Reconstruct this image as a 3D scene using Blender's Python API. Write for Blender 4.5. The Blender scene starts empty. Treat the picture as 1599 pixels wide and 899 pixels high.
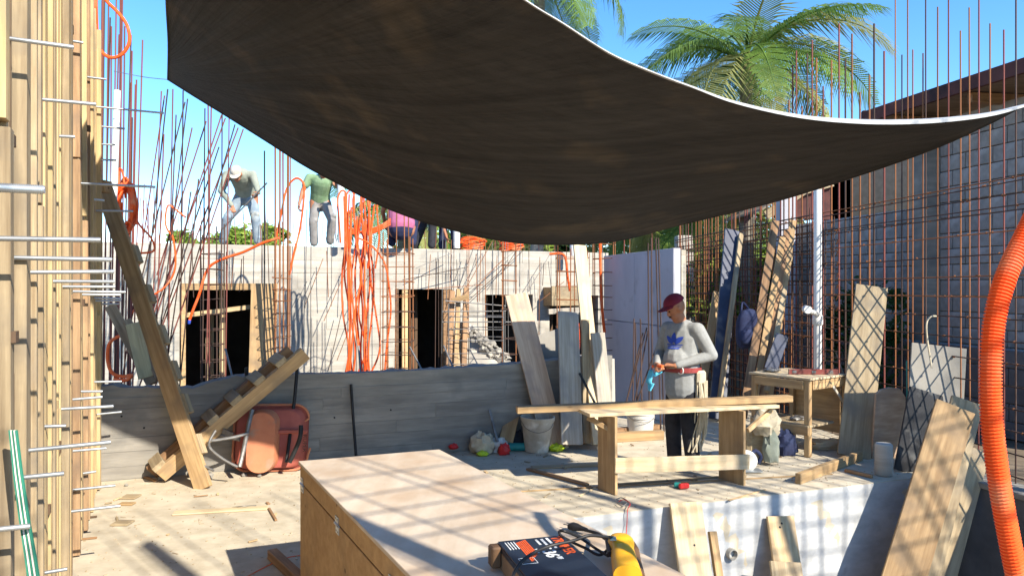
import bpy, bmesh, math, random
from mathutils import Vector, Matrix, Quaternion
from mathutils.bvhtree import BVHTree
from mathutils import noise
random.seed(7)
C = bpy.context.scene.collection
sc = bpy.context.scene
V = Vector
PI = math.pi
# ---------------------------------------------------------------- camera
F = 1155.0; CX = 799.5; CY = 450.0; EYE = 1.70
cam_data = bpy.data.cameras.new('camera'); cam = bpy.data.objects.new('camera', cam_data); C.objects.link(cam)
cam.location = (0, 0, EYE); cam.rotation_euler = (PI/2, 0, 0)
cam_data.sensor_width = 36; cam_data.lens = F/1599*36; cam_data.clip_end = 2000; cam_data.clip_start = 0.02
sc.camera = cam
# ---------------------------------------------------------------- light
SUN_AZ = math.atan2(.68, -.73); SUN_EL = math.radians(36.5)
w = bpy.data.worlds.new('World'); sc.world = w; w.use_nodes = True
nt = w.node_tree; bg = nt.nodes['Background']
sky = nt.nodes.new('ShaderNodeTexSky'); sky.sky_type = 'NISHITA'; sky.sun_disc = False
sky.sun_elevation = SUN_EL; sky.sun_rotation = SUN_AZ; sky.air_density = 1.0; sky.dust_density = 0.05; sky.ozone_density = 2.4; sky.altitude = 1500
hsv = nt.nodes.new('ShaderNodeHueSaturation'); hsv.inputs['Saturation'].default_value = 1.26; nt.links.new(sky.outputs[0], hsv.inputs['Color'])
nt.links.new(hsv.outputs[0], bg.inputs[0]); bg.inputs[1].default_value = 0.15
sun_d = bpy.data.lights.new('sun', 'SUN'); sun_d.energy = 4.3; sun_d.angle = math.radians(0.55); sun_d.color = (1, .93, .80)
sun = bpy.data.objects.new('sun', sun_d); C.objects.link(sun)
sd = V((math.sin(SUN_AZ)*math.cos(SUN_EL), math.cos(SUN_AZ)*math.cos(SUN_EL), math.sin(SUN_EL)))
sun.rotation_euler = sd.to_track_quat('Z', 'Y').to_euler(); sun.location = (10, -10, 12)
sc.view_settings.view_transform = 'Standard'; sc.view_settings.look = 'None'; sc.view_settings.gamma = 1
sc.view_settings.exposure = 1.18

def P(px, py, d): return V(((px-CX)/F*d, d, EYE-(py-CY)/F*d))
def G(px, d, z=0): return V(((px-CX)/F*d, d, z))
def rnd(a, b): return random.uniform(a, b)
# ---------------------------------------------------------------- materials
def mat(name, c1, c2=None, scale=(1, 1, 1), ns=5, rough=.8, bump=.2, metal=0, rand=0.0, big=.25, detail=6, bscale=.01, spec=.3, blot=None, blots=1.2, bloth=(.55, .7)):
    m = bpy.data.materials.new(name); m.use_nodes = True; t = m.node_tree; N = t.nodes; L = t.links
    b = N['Principled BSDF']; b.inputs['Roughness'].default_value = rough; b.inputs['Metallic'].default_value = metal
    b.inputs['Specular IOR Level'].default_value = spec
    c2 = c2 or tuple(x*.7 for x in c1)
    tc = N.new('ShaderNodeTexCoord'); mp = N.new('ShaderNodeMapping'); mp.inputs['Scale'].default_value = scale
    L.new(tc.outputs['Object'], mp.inputs[0])
    oi = N.new('ShaderNodeObjectInfo')
    off = N.new('ShaderNodeVectorMath'); off.operation = 'SCALE'; off.inputs[3].default_value = 17
    cmb = N.new('ShaderNodeCombineXYZ')
    for i in range(3): L.new(oi.outputs['Random'], cmb.inputs[i])
    L.new(cmb.outputs[0], off.inputs[0]); L.new(off.outputs[0], mp.inputs['Location'])
    n = N.new('ShaderNodeTexNoise'); n.inputs['Scale'].default_value = ns; n.inputs['Detail'].default_value = detail; n.inputs['Roughness'].default_value = .62
    L.new(mp.outputs[0], n.inputs[0])
    r = N.new('ShaderNodeValToRGB'); r.color_ramp.elements[0].position = .34; r.color_ramp.elements[1].position = .66
    r.color_ramp.elements[0].color = (*c2, 1); r.color_ramp.elements[1].color = (*c1, 1)
    L.new(n.outputs[0], r.inputs[0]); col = r.outputs[0]
    if blot:
        nb = N.new('ShaderNodeTexNoise'); nb.inputs['Scale'].default_value = blots; nb.inputs['Detail'].default_value = 5
        L.new(tc.outputs['Object'], nb.inputs[0])
        rb = N.new('ShaderNodeValToRGB'); rb.color_ramp.elements[0].position = bloth[0]; rb.color_ramp.elements[1].position = bloth[1]
        L.new(nb.outputs[0], rb.inputs[0]); mx = N.new('ShaderNodeMixRGB'); L.new(rb.outputs[0], mx.inputs[0]); L.new(col, mx.inputs[1]); mx.inputs[2].default_value = (*blot, 1); col = mx.outputs[0]
    n2 = N.new('ShaderNodeTexNoise'); n2.inputs['Scale'].default_value = 1.7; n2.inputs['Detail'].default_value = 4; L.new(tc.outputs['Object'], n2.inputs[0])
    hs = N.new('ShaderNodeHueSaturation'); L.new(col, hs.inputs['Color'])
    ma = N.new('ShaderNodeMath'); ma.operation = 'MULTIPLY_ADD'; L.new(n2.outputs[0], ma.inputs[0]); ma.inputs[1].default_value = big*2; ma.inputs[2].default_value = 1-big
    mb_ = N.new('ShaderNodeMath'); mb_.operation = 'MULTIPLY_ADD'; L.new(oi.outputs['Random'], mb_.inputs[0]); mb_.inputs[1].default_value = 2*rand; L.new(ma.outputs[0], mb_.inputs[2])
    mc = N.new('ShaderNodeMath'); mc.operation = 'SUBTRACT'; L.new(mb_.outputs[0], mc.inputs[0]); mc.inputs[1].default_value = rand
    L.new(mc.outputs[0], hs.inputs['Value']); L.new(hs.outputs[0], b.inputs['Base Color'])
    if bump:
        bp = N.new('ShaderNodeBump'); bp.inputs['Strength'].default_value = bump; bp.inputs['Distance'].default_value = bscale
        L.new(n.outputs[0], bp.inputs['Height']); L.new(bp.outputs[0], b.inputs['Normal'])
    return m
def woodm(name, c1, c2, rand=.15, rough=.75, ns=3, big=.2, knots=True):
    st = tuple((a+b)/2*k for a, b, k in zip(c1, c2, (.62, .66, .78)))
    m = mat(name, c1, c2, scale=(.6, 9, 9), ns=ns, rough=rough, bump=.35, rand=rand, big=big, bscale=.004, blot=st, blots=3.4, bloth=(.50, .72), detail=9)
    t = m.node_tree; N = t.nodes; L = t.links
    if knots:
        tc = [n for n in N if n.type == 'TEX_COORD'][0]; hs = [n for n in N if n.type == 'HUE_SAT'][0]; b = N['Principled BSDF']
        mp = N.new('ShaderNodeMapping'); mp.inputs['Scale'].default_value = (1.3, 4, 4); L.new(tc.outputs['Object'], mp.inputs[0])
        vo = N.new('ShaderNodeTexVoronoi'); vo.inputs['Scale'].default_value = 1.6; L.new(mp.outputs[0], vo.inputs[0])
        r = N.new('ShaderNodeValToRGB'); r.color_ramp.elements[0].position = .04; r.color_ramp.elements[1].position = .09; L.new(vo.outputs['Distance'], r.inputs[0])
        mx = N.new('ShaderNodeMixRGB'); L.new(r.outputs[0], mx.inputs[0]); mx.inputs[1].default_value = (*[x*.3 for x in c2], 1); L.new(hs.outputs[0], mx.inputs[2]); L.new(mx.outputs[0], b.inputs['Base Color'])
    return m
M = {}
M['stud_grey'] = woodm('weathered_stud_wood', (.44, .34, .21), (.23, .165, .095), .25)
M['stud_gold'] = woodm('yellow_stud_wood', (.58, .425, .22), (.38, .265, .13), .2)
M['stud_brown'] = woodm('brown_stud_wood', (.48, .31, .17), (.22, .13, .07), .22)
M['pine'] = woodm('pine_board', (.60, .44, .25), (.42, .28, .14), .1)
M['pine_light'] = woodm('pale_pine_board', (.66, .52, .33), (.50, .37, .21), .08)
M['pink_ply'] = woodm('pinkish_plywood', (.55, .40, .28), (.38, .25, .165), .08)
M['grey_board'] = woodm('grey_cement_board', (.46, .41, .34), (.30, .26, .20), .12)
M['brown_board'] = woodm('brown_lumber', (.40, .235, .12), (.18, .095, .045), .15)
M['old_board'] = woodm('weathered_lumber', (.43, .335, .205), (.26, .19, .11), .15)
M['tan_board'] = woodm('tan_lumber', (.49, .33, .165), (.31, .19, .09), .12)
M['big_brown'] = woodm('big_brown_lumber', (.40, .265, .135), (.25, .155, .075), .05)
M['dark_ply'] = woodm('dark_plywood', (.17, .105, .06), (.085, .05, .03), .1, knots=False)
M['chest_ply'] = woodm('chest_plywood', (.50, .31, .14), (.37, .21, .085), .05, ns=2)
M['chest_top'] = mat('chest_plywood_top', (.60, .50, .385), (.50, .395, .285), scale=(5, 1.2, 5), ns=2.2, rough=.6, bump=.15, big=.2, blot=(.44, .31, .20), blots=3.0, bloth=(.47, .72), bscale=.003, detail=10)
M['black_board'] = mat('film_faced_black_board', (.022, .022, .026), (.012, .012, .014), rough=.5, bump=.1, blot=(.09, .09, .09), blots=6)
M['navy_board'] = mat('slate_blue_film_board', (.05, .06, .10), (.03, .036, .06), rough=.5, bump=.1, blot=(.12, .12, .13), blots=5)
M['concrete'] = mat('grey_poured_concrete', (.31, .285, .245), (.185, .17, .15), scale=(.7, .7, 6), ns=2.0, rough=.9, bump=.5, big=.35, blot=(.13, .128, .12), blots=1.7, bloth=(.50, .66), detail=9)
M['concrete_light'] = mat('pale_board_formed_concrete', (.50, .46, .395), (.35, .32, .27), scale=(.5, .5, 6), ns=2.0, rough=.9, bump=.5, big=.12, blot=(.26, .24, .21), blots=2.4, bloth=(.52, .74))
M['concrete_white'] = mat('whitish_poured_concrete', (.52, .52, .51), (.36, .36, .355), scale=(1, 1, 2.4), ns=3, rough=.85, bump=.5, big=.12, blot=(.36, .36, .35), blots=9, bloth=(.58, .74), detail=9)
M['panel_grey'] = mat('lavender_grey_panel', (.44, .43, .46), (.36, .35, .38), ns=1.5, rough=.7, bump=.1, big=.15, scale=(1, 1, .4), blot=(.30, .29, .30), blots=3, bloth=(.58, .76))
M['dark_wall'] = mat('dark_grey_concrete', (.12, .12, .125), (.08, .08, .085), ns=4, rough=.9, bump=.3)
M['deck'] = mat('dusty_cement_deck', (.56, .49, .37), (.43, .365, .265), scale=(1, 1, 1), ns=7, rough=.95, bump=.35, big=.12, blot=(.42, .36, .27), blots=2.6, bloth=(.58, .76), detail=10, bscale=.012)
M['soil'] = mat('brown_soil', (.20, .15, .10), (.10, .075, .05), ns=4, rough=1, bump=.5)
M['rust'] = mat('rusty_rebar', (.36, .145, .055), (.14, .055, .028), ns=18, rough=.85, bump=0, rand=.25, scale=(1, 1, 40))
M['rust_dark'] = mat('dark_rebar', (.10, .055, .04), (.045, .03, .026), ns=18, rough=.8, bump=0, rand=.3, scale=(1, 1, 40))
M['rust_red'] = mat('red_brown_rebar', (.25, .075, .055), (.13, .04, .035), ns=18, rough=.8, bump=0, rand=.2, scale=(1, 1, 40))
M['zinc'] = mat('galvanised_rod', (.50, .53, .55), (.36, .38, .40), ns=8, rough=.38, bump=0, metal=.75, rand=.15, scale=(1, 1, 5))
M['steel'] = mat('dull_steel', (.26, .25, .24), (.14, .13, .12), ns=12, rough=.5, bump=.1, metal=.6)
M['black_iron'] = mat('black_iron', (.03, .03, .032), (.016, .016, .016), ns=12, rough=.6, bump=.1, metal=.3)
M['orange'] = mat('orange_conduit_plastic', (.86, .115, .018), (.78, .09, .012), ns=3, rough=.6, bump=0, big=.15, spec=.3, rand=.09, blot=(.62, .27, .13), blots=5, bloth=(.52, .72))
M['pvc'] = mat('white_pvc', (.76, .75, .72), (.66, .65, .61), ns=3, rough=.4, bump=0, big=.06)
M['block'] = mat('grey_cinder_block', (.31, .29, .27), (.22, .205, .19), ns=10, rough=.95, bump=.5, rand=.10, big=.2, blot=(.42, .41, .41), blots=3)
M['mortar'] = mat('grey_mortar', (.34, .32, .30), (.25, .235, .22), ns=10, rough=1, bump=.4)
M['roof_red'] = mat('dark_red_roof_edge', (.13, .05, .042), (.065, .028, .026), ns=3, rough=.9, blot=(.03, .02, .02), blots=3)
M['roof_under'] = mat('brown_roof_underside', (.27, .20, .14), (.16, .12, .085), ns=3, rough=.9, scale=(1, 6, 6))
M['skin'] = mat('tan_skin', (.42, .18, .095), (.34, .14, .075), ns=5, rough=.55, bump=0, big=.08)
M['grey_knit'] = mat('light_grey_knit', (.31, .31, .30), (.25, .25, .24), ns=30, rough=.95, bump=.15, big=.12)
M['sage_cloth'] = mat('faded_sage_cloth', (.30, .32, .26), (.22, .24, .19), ns=12, rough=.95, bump=.3, big=.2)
M['green_cloth'] = mat('green_polo_cloth', (.24, .34, .20), (.15, .24, .12), ns=9, rough=.95, bump=.3)
M['pink_cloth'] = mat('faded_magenta_cloth', (.50, .16, .28), (.38, .11, .20), ns=7, rough=.95, bump=.3)
M['denim'] = mat('faded_denim', (.30, .35, .38), (.16, .21, .26), ns=7, rough=.95, bump=.3, blot=(.42, .38, .29), blots=5)
M['grey_cloth'] = mat('worn_grey_cloth', (.30, .285, .27), (.19, .18, .17), ns=7, rough=.95, bump=.3, blot=(.36, .29, .21), blots=5)
M['dark_cloth'] = mat('dark_trouser_cloth', (.035, .035, .042), (.018, .018, .022), ns=10, rough=.95, bump=.3)
M['navy_cloth'] = mat('navy_cloth', (.03, .04, .09), (.018, .02, .05), ns=10, rough=.95, bump=.3)
M['maroon'] = mat('maroon_cap_cloth', (.20, .02, .045), (.15, .014, .03), ns=20, rough=.9, bump=.1)
M['cream_cloth'] = mat('cream_cap_cloth', (.62, .57, .48), (.42, .37, .30), ns=12, rough=.95, bump=.2)
M['canvas'] = mat('cream_canvas', (.58, .50, .36), (.42, .35, .24), ns=12, rough=.95, bump=.3)
M['hair'] = mat('black_hair', (.02, .016, .014), (.01, .008, .007), ns=30, rough=.8)
M['leather'] = mat('brown_leather', (.16, .085, .04), (.08, .045, .025), ns=12, rough=.6)
M['blue_print'] = mat('blue_print', (.03, .07, .42), (.025, .06, .34), rough=.8, bump=0, big=.05)
M['cyan'] = mat('light_blue_rubber', (.12, .50, .66), (.08, .40, .56), rough=.6, bump=0)
M['red_level'] = mat('dirty_red_level', (.22, .05, .04), (.12, .035, .03), rough=.6, blot=(.2, .15, .12), blots=9)
M['red'] = mat('faded_red_belt', (.33, .055, .05), (.22, .035, .032), rough=.6, bump=0)
M['barrow'] = mat('orange_barrow_paint', (.52, .20, .10), (.42, .14, .07), ns=4, rough=.6, bump=.15, blot=(.30, .20, .14), blots=6, bloth=(.56, .7))
M['barrow_red'] = mat('worn_red_barrow_paint', (.38, .10, .07), (.29, .07, .05), ns=4, rough=.6, bump=.15, blot=(.52, .26, .20), blots=5, bloth=(.56, .72))
M['print_dark'] = mat('dark_print', (.06, .04, .03), rough=.8, bump=0)
M['carton'] = mat('navy_printed_carton', (.014, .020, .034), (.010, .015, .026), rough=.38, bump=0, big=.05, spec=.5)
M['carton_side'] = mat('brown_cardboard', (.34, .22, .13), (.24, .15, .09), rough=.8)
M['print_orange'] = mat('orange_print', (.80, .12, .03), rough=.6, bump=0)
M['print_white'] = mat('white_print', (.78, .78, .76), rough=.6, bump=0)
M['tool_yellow'] = mat('yellow_tool_plastic', (.80, .40, .015), (.72, .34, .012), ns=6, rough=.42, bump=.05, big=.06, spec=.5, blot=(.30, .18, .05), blots=14, bloth=(.62, .75))
M['rubber'] = mat('black_rubber', (.022, .020, .020), (.014, .013, .013), rough=.5, bump=0)
M['bucket'] = mat('cement_stained_bucket', (.56, .50, .41), (.38, .33, .26), ns=5, rough=.8, bump=.3, blot=(.70, .66, .58), blots=7)
M['bucket_white'] = mat('white_plastic_bucket', (.66, .64, .59), (.52, .50, .46), ns=5, rough=.6, bump=.1)
M['lime'] = mat('lime_green_plastic', (.55, .70, .04), (.48, .62, .03), rough=.5, bump=0)
M['red_plastic'] = mat('red_plastic', (.60, .03, .03), (.5, .025, .025), rough=.45, bump=0)
M['teal'] = mat('teal_plastic', (.03, .26, .24), (.02, .2, .19), rough=.5, bump=0)
M['trunk'] = mat('palm_trunk_bark', (.28, .25, .21), (.16, .14, .115), scale=(1, 1, 9), ns=3, rough=1, bump=.6)
M['palm_leaf'] = mat('palm_leaf', (.17, .27, .05), (.08, .15, .028), ns=3, rough=.55, bump=0, rand=.25)
M['palm_dry'] = mat('pale_palm_leaf', (.38, .38, .13), (.26, .27, .09), ns=3, rough=.6, bump=0, rand=.2)
M['leaf'] = mat('bright_leaf', (.30, .38, .06), (.12, .20, .03), ns=9, rough=.6, bump=0, rand=.2)
M['leaf_dark'] = mat('dark_leaf', (.05, .10, .025), (.025, .055, .015), ns=9, rough=.6, bump=0)
M['webbing'] = mat('green_webbing', (.03, .20, .13), (.02, .14, .09), rough=.8)
for k in ('palm_leaf', 'palm_dry', 'leaf', 'leaf_dark'):
    m = M[k]; N = m.node_tree.nodes; L = m.node_tree.links; b = N['Principled BSDF']
    tr = N.new('ShaderNodeBsdfTranslucent'); src = b.inputs['Base Color'].links[0].from_socket; L.new(src, tr.inputs[0])
    ms = N.new('ShaderNodeMixShader'); ms.inputs[0].default_value = .4; L.new(b.outputs[0], ms.inputs[1]); L.new(tr.outputs[0], ms.inputs[2]); L.new(ms.outputs[0], N['Material Output'].inputs[0])
# ---------------------------------------------------------------- builders
def tag(o, label=None, cat=None, group=None, kind=None):
    if label: o['label'] = label
    if cat: o['category'] = cat
    if group: o['group'] = group
    if kind: o['kind'] = kind
    return o
def thing(name, label, cat, loc=(0, 0, 0), group=None):
    o = bpy.data.objects.new(name, None); C.objects.link(o); o.location = loc; o.empty_display_size = .1
    return tag(o, label, cat, group)
def wloc(o):
    v = V((0, 0, 0))
    while o: v = v + V(o.location); o = o.parent
    return v
class MB:
    def __init__(s): s.v = []; s.f = []
    def add(s, vs, fs):
        n = len(s.v); s.v += [V(v) for v in vs]; s.f += [tuple(i+n for i in f) for f in fs]; return s
    def box(s, c, size, R=None):
        R = R or Matrix.Identity(3); c = V(c); h = V(size)/2
        vs = [c + R @ V((x*h.x, y*h.y, z*h.z)) for x in (-1, 1) for y in (-1, 1) for z in (-1, 1)]
        return s.add(vs, [(0, 1, 3, 2), (4, 6, 7, 5), (0, 4, 5, 1), (2, 3, 7, 6), (0, 2, 6, 4), (1, 5, 7, 3)])
    def ab(s, lo, hi): return s.box([(a+b)/2 for a, b in zip(lo, hi)], [b-a for a, b in zip(lo, hi)])
    def tube(s, pts, r, n=8, cap=True, ribs=None):
        pts = [V(p) for p in pts]; k = len(pts)
        rs = r if isinstance(r, (list, tuple)) else [r]*k
        t = (pts[1]-pts[0]).normalized(); u = t.orthogonal().normalized(); rings = []
        base = len(s.v)
        for i, p in enumerate(pts):
            a = pts[max(i-1, 0)]; b = pts[min(i+1, k-1)]; t = (b-a).normalized()
            u = (u - t*u.dot(t)); u = u.normalized() if u.length > 1e-6 else t.orthogonal().normalized(); vv = t.cross(u)
            s.v += [p + (u*math.cos(2*PI*j/n)+vv*math.sin(2*PI*j/n))*rs[i] for j in range(n)]
        for i in range(k-1):
            for j in range(n):
                a = base+i*n+j; b = base+i*n+(j+1) % n; s.f.append((a, b, b+n, a+n))
        if cap:
            s.f.append(tuple(base+j for j in reversed(range(n)))); s.f.append(tuple(base+(k-1)*n+j for j in range(n)))
        return s
    def ell(s, c, r, R=None, nu=12, nv=8):
        R = R or Matrix.Identity(3); c = V(c); vs = []
        for i in range(nv+1):
            th = PI*i/nv
            for j in range(nu):
                ph = 2*PI*j/nu; vs.append(c + R @ V((r[0]*math.sin(th)*math.cos(ph), r[1]*math.sin(th)*math.sin(ph), r[2]*math.cos(th))))
        fs = [(i*nu+j, (i+1)*nu+j, (i+1)*nu+(j+1) % nu, i*nu+(j+1) % nu) for i in range(nv) for j in range(nu)]
        return s.add(vs, fs)
    def lathe(s, c, prof, n=20, R=None):
        R = R or Matrix.Identity(3); c = V(c); vs = [c + R @ V((r*math.cos(2*PI*j/n), r*math.sin(2*PI*j/n), z)) for r, z in prof for j in range(n)]
        fs = [(i*n+j, i*n+(j+1) % n, (i+1)*n+(j+1) % n, (i+1)*n+j) for i in range(len(prof)-1) for j in range(n)]
        return s.add(vs, fs)
    def prism(s, poly, z0, z1):
        n = len(poly); vs = [V((x, y, z0)) for x, y in poly]+[V((x, y, z1)) for x, y in poly]
        return s.add(vs, [tuple(reversed(range(n))), tuple(range(n, 2*n))]+[(i, (i+1) % n, (i+1) % n+n, i+n) for i in range(n)])
    def build(s, name, m, parent=None, loc=None, smooth=False, bevel=0, **kw):
        if loc is None: loc = wloc(parent) if parent else V((0, 0, 0))
        loc = V(loc); me = bpy.data.meshes.new(name); me.from_pydata([tuple(v-loc) for v in s.v], [], s.f); me.update()
        if bevel:
            bm = bmesh.new(); bm.from_mesh(me); bmesh.ops.remove_doubles(bm, verts=bm.verts, dist=1e-5)
            bmesh.ops.bevel(bm, geom=bm.edges[:], offset=bevel, segments=1, affect='EDGES', clamp_overlap=True); bm.to_mesh(me); bm.free()
        bm = bmesh.new(); bm.from_mesh(me); bmesh.ops.recalc_face_normals(bm, faces=bm.faces); bm.to_mesh(me); bm.free()
        if smooth:
            for p in me.polygons: p.use_smooth = True
            try: me.set_sharp_from_angle(angle=math.radians(40))
            except Exception: pass
        me.materials.append(M[m] if isinstance(m, str) else m)
        o = bpy.data.objects.new(name, me); C.objects.link(o)
        if parent: o.parent = parent; o.location = loc-wloc(parent)
        else: o.location = loc
        return tag(o, **kw)
def link(name, me, parent, loc, quat, scale):
    o = bpy.data.objects.new(name, me); C.objects.link(o)
    o.rotation_mode = 'QUATERNION'; o.rotation_quaternion = quat; o.scale = scale
    if parent: o.parent = parent; o.location = V(loc)-wloc(parent)
    else: o.location = loc
    return o
_unit = {}
def unit_cyl(m, n=6):
    if (m, n) not in _unit:
        mb = MB().tube([(0, 0, 0), (0, 0, 1)], 1, n); me = bpy.data.meshes.new('bar'); me.from_pydata([tuple(v) for v in mb.v], [], mb.f)
        me.materials.append(M[m])
        for p in me.polygons: p.use_smooth = len(p.vertices) == 4
        _unit[(m, n)] = me
    return _unit[(m, n)]
def bar(name, p, q, r, m, parent=None, n=6, **kw):
    p = V(p); q = V(q); d = q-p
    return tag(link(name, unit_cyl(m, n), parent, p, d.to_track_quat('Z', 'Y'), (r, r, d.length)), **kw)
def board(name, p, q, width, thick, side, m, parent=None, bevel=.003, warp=0, **kw):
    """box from p to q (centre line); side = direction of the width; local X is the grain"""
    p = V(p); q = V(q); x = (q-p); L = x.length; x.normalize(); y = V(side); y = (y-x*y.dot(x)).normalized(); z = x.cross(y)
    R = Matrix((x, y, z)).transposed()
    bm = bmesh.new(); ns = 1 if not warp else 6
    h = MB(); rows = []
    for i in range(ns+1):
        t = i/ns; w0 = width/2*(1+rnd(-.015, .015)); off = warp*math.sin(PI*t); e = rnd(-.004, .004) if i in (0, ns) else 0
        rows.append([V((-L/2+L*t+e, a*w0, b*thick/2+off)) for a, b in ((-1, -1), (1, -1), (1, 1), (-1, 1))])
    vs = [v for r in rows for v in r]; fs = [(3, 2, 1, 0), tuple(ns*4+i for i in range(4))]
    for i in range(ns):
        for j in range(4): a = i*4+j; b_ = i*4+(j+1) % 4; fs.append((a, b_, b_+4, a+4))
    me = bpy.data.meshes.new(name); me.from_pydata([tuple(v) for v in vs], [], fs)
    bm.from_mesh(me)
    if bevel: bmesh.ops.bevel(bm, geom=bm.edges[:], offset=min(bevel, thick*.3), segments=1, affect='EDGES')
    bmesh.ops.recalc_face_normals(bm, faces=bm.faces); bm.to_mesh(me); bm.free(); me.materials.append(M[m])
    o = link(name, me, parent, (p+q)/2, R.to_quaternion(), (1, 1, 1))
    return tag(o, **kw)
def smooth_path(pts, sub=6):
    pts = [V(p) for p in pts]; out = []
    for i in range(len(pts)-1):
        p0 = pts[max(i-1, 0)]; p1 = pts[i]; p2 = pts[i+1]; p3 = pts[min(i+2, len(pts)-1)]
        for k in range(sub):
            t = k/sub; out.append(.5*((2*p1)+(p2-p0)*t+(2*p0-5*p1+4*p2-p3)*t*t+(3*p1-p0-3*p2+p3)*t**3))
    return out+[pts[-1]]
def hose(name, pts, r, m, label=None, cat=None, group=None, parent=None, n=8, sub=6):
    return MB().tube(smooth_path(pts, sub), r, n).build(name, m, parent, loc=None if parent else pts[-1], smooth=True, label=label, cat=cat, group=group)
def pth(l, d): return [P(a[0], a[1], a[2] if len(a) > 2 else d) for a in l]
def text_mesh(name, txt, size, m, parent, origin, xdir, ydir, extrude=.0008, xs=1.0, offset=0):
    cu = bpy.data.curves.new(name, 'FONT'); cu.body = txt; cu.size = size; cu.extrude = extrude; cu.offset = offset; cu.resolution_u = 3
    tmp = bpy.data.objects.new('t', cu); me = bpy.data.meshes.new_from_object(tmp); bpy.data.objects.remove(tmp); bpy.data.curves.remove(cu)
    x = V(xdir).normalized(); y = V(ydir); y = (y-x*y.dot(x)).normalized(); z = x.cross(y)
    me.materials.clear(); me.materials.append(M[m]); me.name = name
    return link(name, me, parent, origin, Matrix((x, y, z)).transposed().to_quaternion(), (xs, 1, 1))
# ================================================================ SETTING
def struct(o): o['kind'] = 'structure'; return o
ZL = -1.3
MB().ab((-250, -60, -1.6), (250, 400, ZL)).build('ground', 'soil', kind='structure')
A0 = V((-3.6, 6.5, 0)); A1 = V((1.13, 8.35, 0)); AD = (A1-A0).normalized(); AN = V((AD.y, -AD.x, 0))   # low wall line, AN towards camera
DECK = [(-7, -3), (.6, -3), (.25, 4.3), (.38, 5.46), (3.95, 6.75), (3.42, 11.6), (1.32, 11.6), (1.15, 8.36), (-3.6, 6.5), (-7, 5.2)]
MB().prism(DECK, ZL, 0).build('deck_floor', 'deck', kind='structure')
# whitish cast face of the deck edge, a skin on the slab side
e0 = V((.38, 5.46, 0)); e1 = V((3.95, 6.75, 0)); ed = (e1-e0).normalized(); en = V((ed.y, -ed.x, 0))
R3 = Matrix((ed, -en, V((0, 0, 1)))).transposed()
mb = MB()
nx, nz = 40, 12; LL = (e1-e0).length
for i in range(nx+1):
    for j in range(nz+1):
        z = ZL+.01+(-.004-ZL-.01)*j/nz
        mb.v.append(e0+ed*(LL*i/nx)+en*(.006+.008*math.sin(i*.9+j*.7)*math.sin(i*.31)*(j < nz))+V((0, 0, z)))
for i in range(nx):
    for j in range(nz): a = i*(nz+1)+j; mb.f.append((a, a+nz+1, a+nz+2, a+1))
df = mb.build('deck_edge_face', 'concrete_white', kind='structure', smooth=True)
YARD = [(3.95, 6.75), (4.15, 6.0), (5.3, 2), (6.6, -3), (60, -3), (60, 120), (3.42, 120), (3.42, 11.6)]
MB().prism(YARD, ZL, -.012).build('side_yard_ground', 'soil', kind='structure')
r0, r1 = V((3.99, 6.74, 0)), V((5.3, 2.0, 0))
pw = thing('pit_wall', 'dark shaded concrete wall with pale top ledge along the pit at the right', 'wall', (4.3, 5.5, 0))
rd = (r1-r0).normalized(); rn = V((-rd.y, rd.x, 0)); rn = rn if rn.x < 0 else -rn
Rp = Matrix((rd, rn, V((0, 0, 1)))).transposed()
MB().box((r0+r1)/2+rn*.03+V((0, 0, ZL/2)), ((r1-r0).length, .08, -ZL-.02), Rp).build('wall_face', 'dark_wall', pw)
MB().box((r0+r1)/2-rn*.06+V((0, 0, .012)), ((r1-r0).length, .3, .05), Rp).build('ledge', 'concrete', pw, bevel=.006)
# ---- low wall
def wall_pt(px, off=0):   # distance along the low wall for a picture column
    u = (px-CX)/F; s = (u*A0.y-A0.x)/(AD.x-u*AD.y); return s
prof = [(150, 603), (176, 602), (200, 606), (230, 604), (262, 607), (300, 606), (322, 600), (345, 594), (368, 588), (420, 586), (480, 584), (560, 583), (620, 580), (680, 577), (740, 573), (800, 569), (860, 563), (905, 558), (956, 555)]
lw = thing('low_concrete_wall', 'long low grey board-formed concrete wall in shade behind the wheelbarrow', 'wall', A0)
top = []; 
for i, (px, py) in enumerate(prof):
    s = wall_pt(px); y = A0.y+AD.y*s; top.append((s, EYE-(py-CY)/F*y))
fine = []
for (s0, z0), (s1, z1) in zip(top, top[1:]):
    k = max(1, int((s1-s0)/.05))
    for j in range(k):
        t = j/k; fine.append((s0+(s1-s0)*t, z0+(z1-z0)*t+rnd(-.009, .009)*(1 if s0 < 1.2 else .2)))
fine.append(top[-1])
mb = MB(); n = len(fine); fr = [A0+AD*s for s, z in fine]
for (s, z), p in zip(fine, fr): mb.v += [p+V((0, 0, -.2)), p+V((0, 0, z)), p-AN*.2+V((0, 0, z+rnd(-.01, .01))), p-AN*.2+V((0, 0, ZL))]
for i in range(n-1):
    a = i*4; b = a+4; mb.f += [(a, a+1, b+1, b), (a+1, a+2, b+2, b+1), (a+2, a+3, b+3, b+2), (a+3, a, b, b+3)]
mb.f += [(3, 2, 1, 0), ((n-1)*4, (n-1)*4+1, (n-1)*4+2, (n-1)*4+3)]
mb.build('wall_core', 'concrete', lw)
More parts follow.
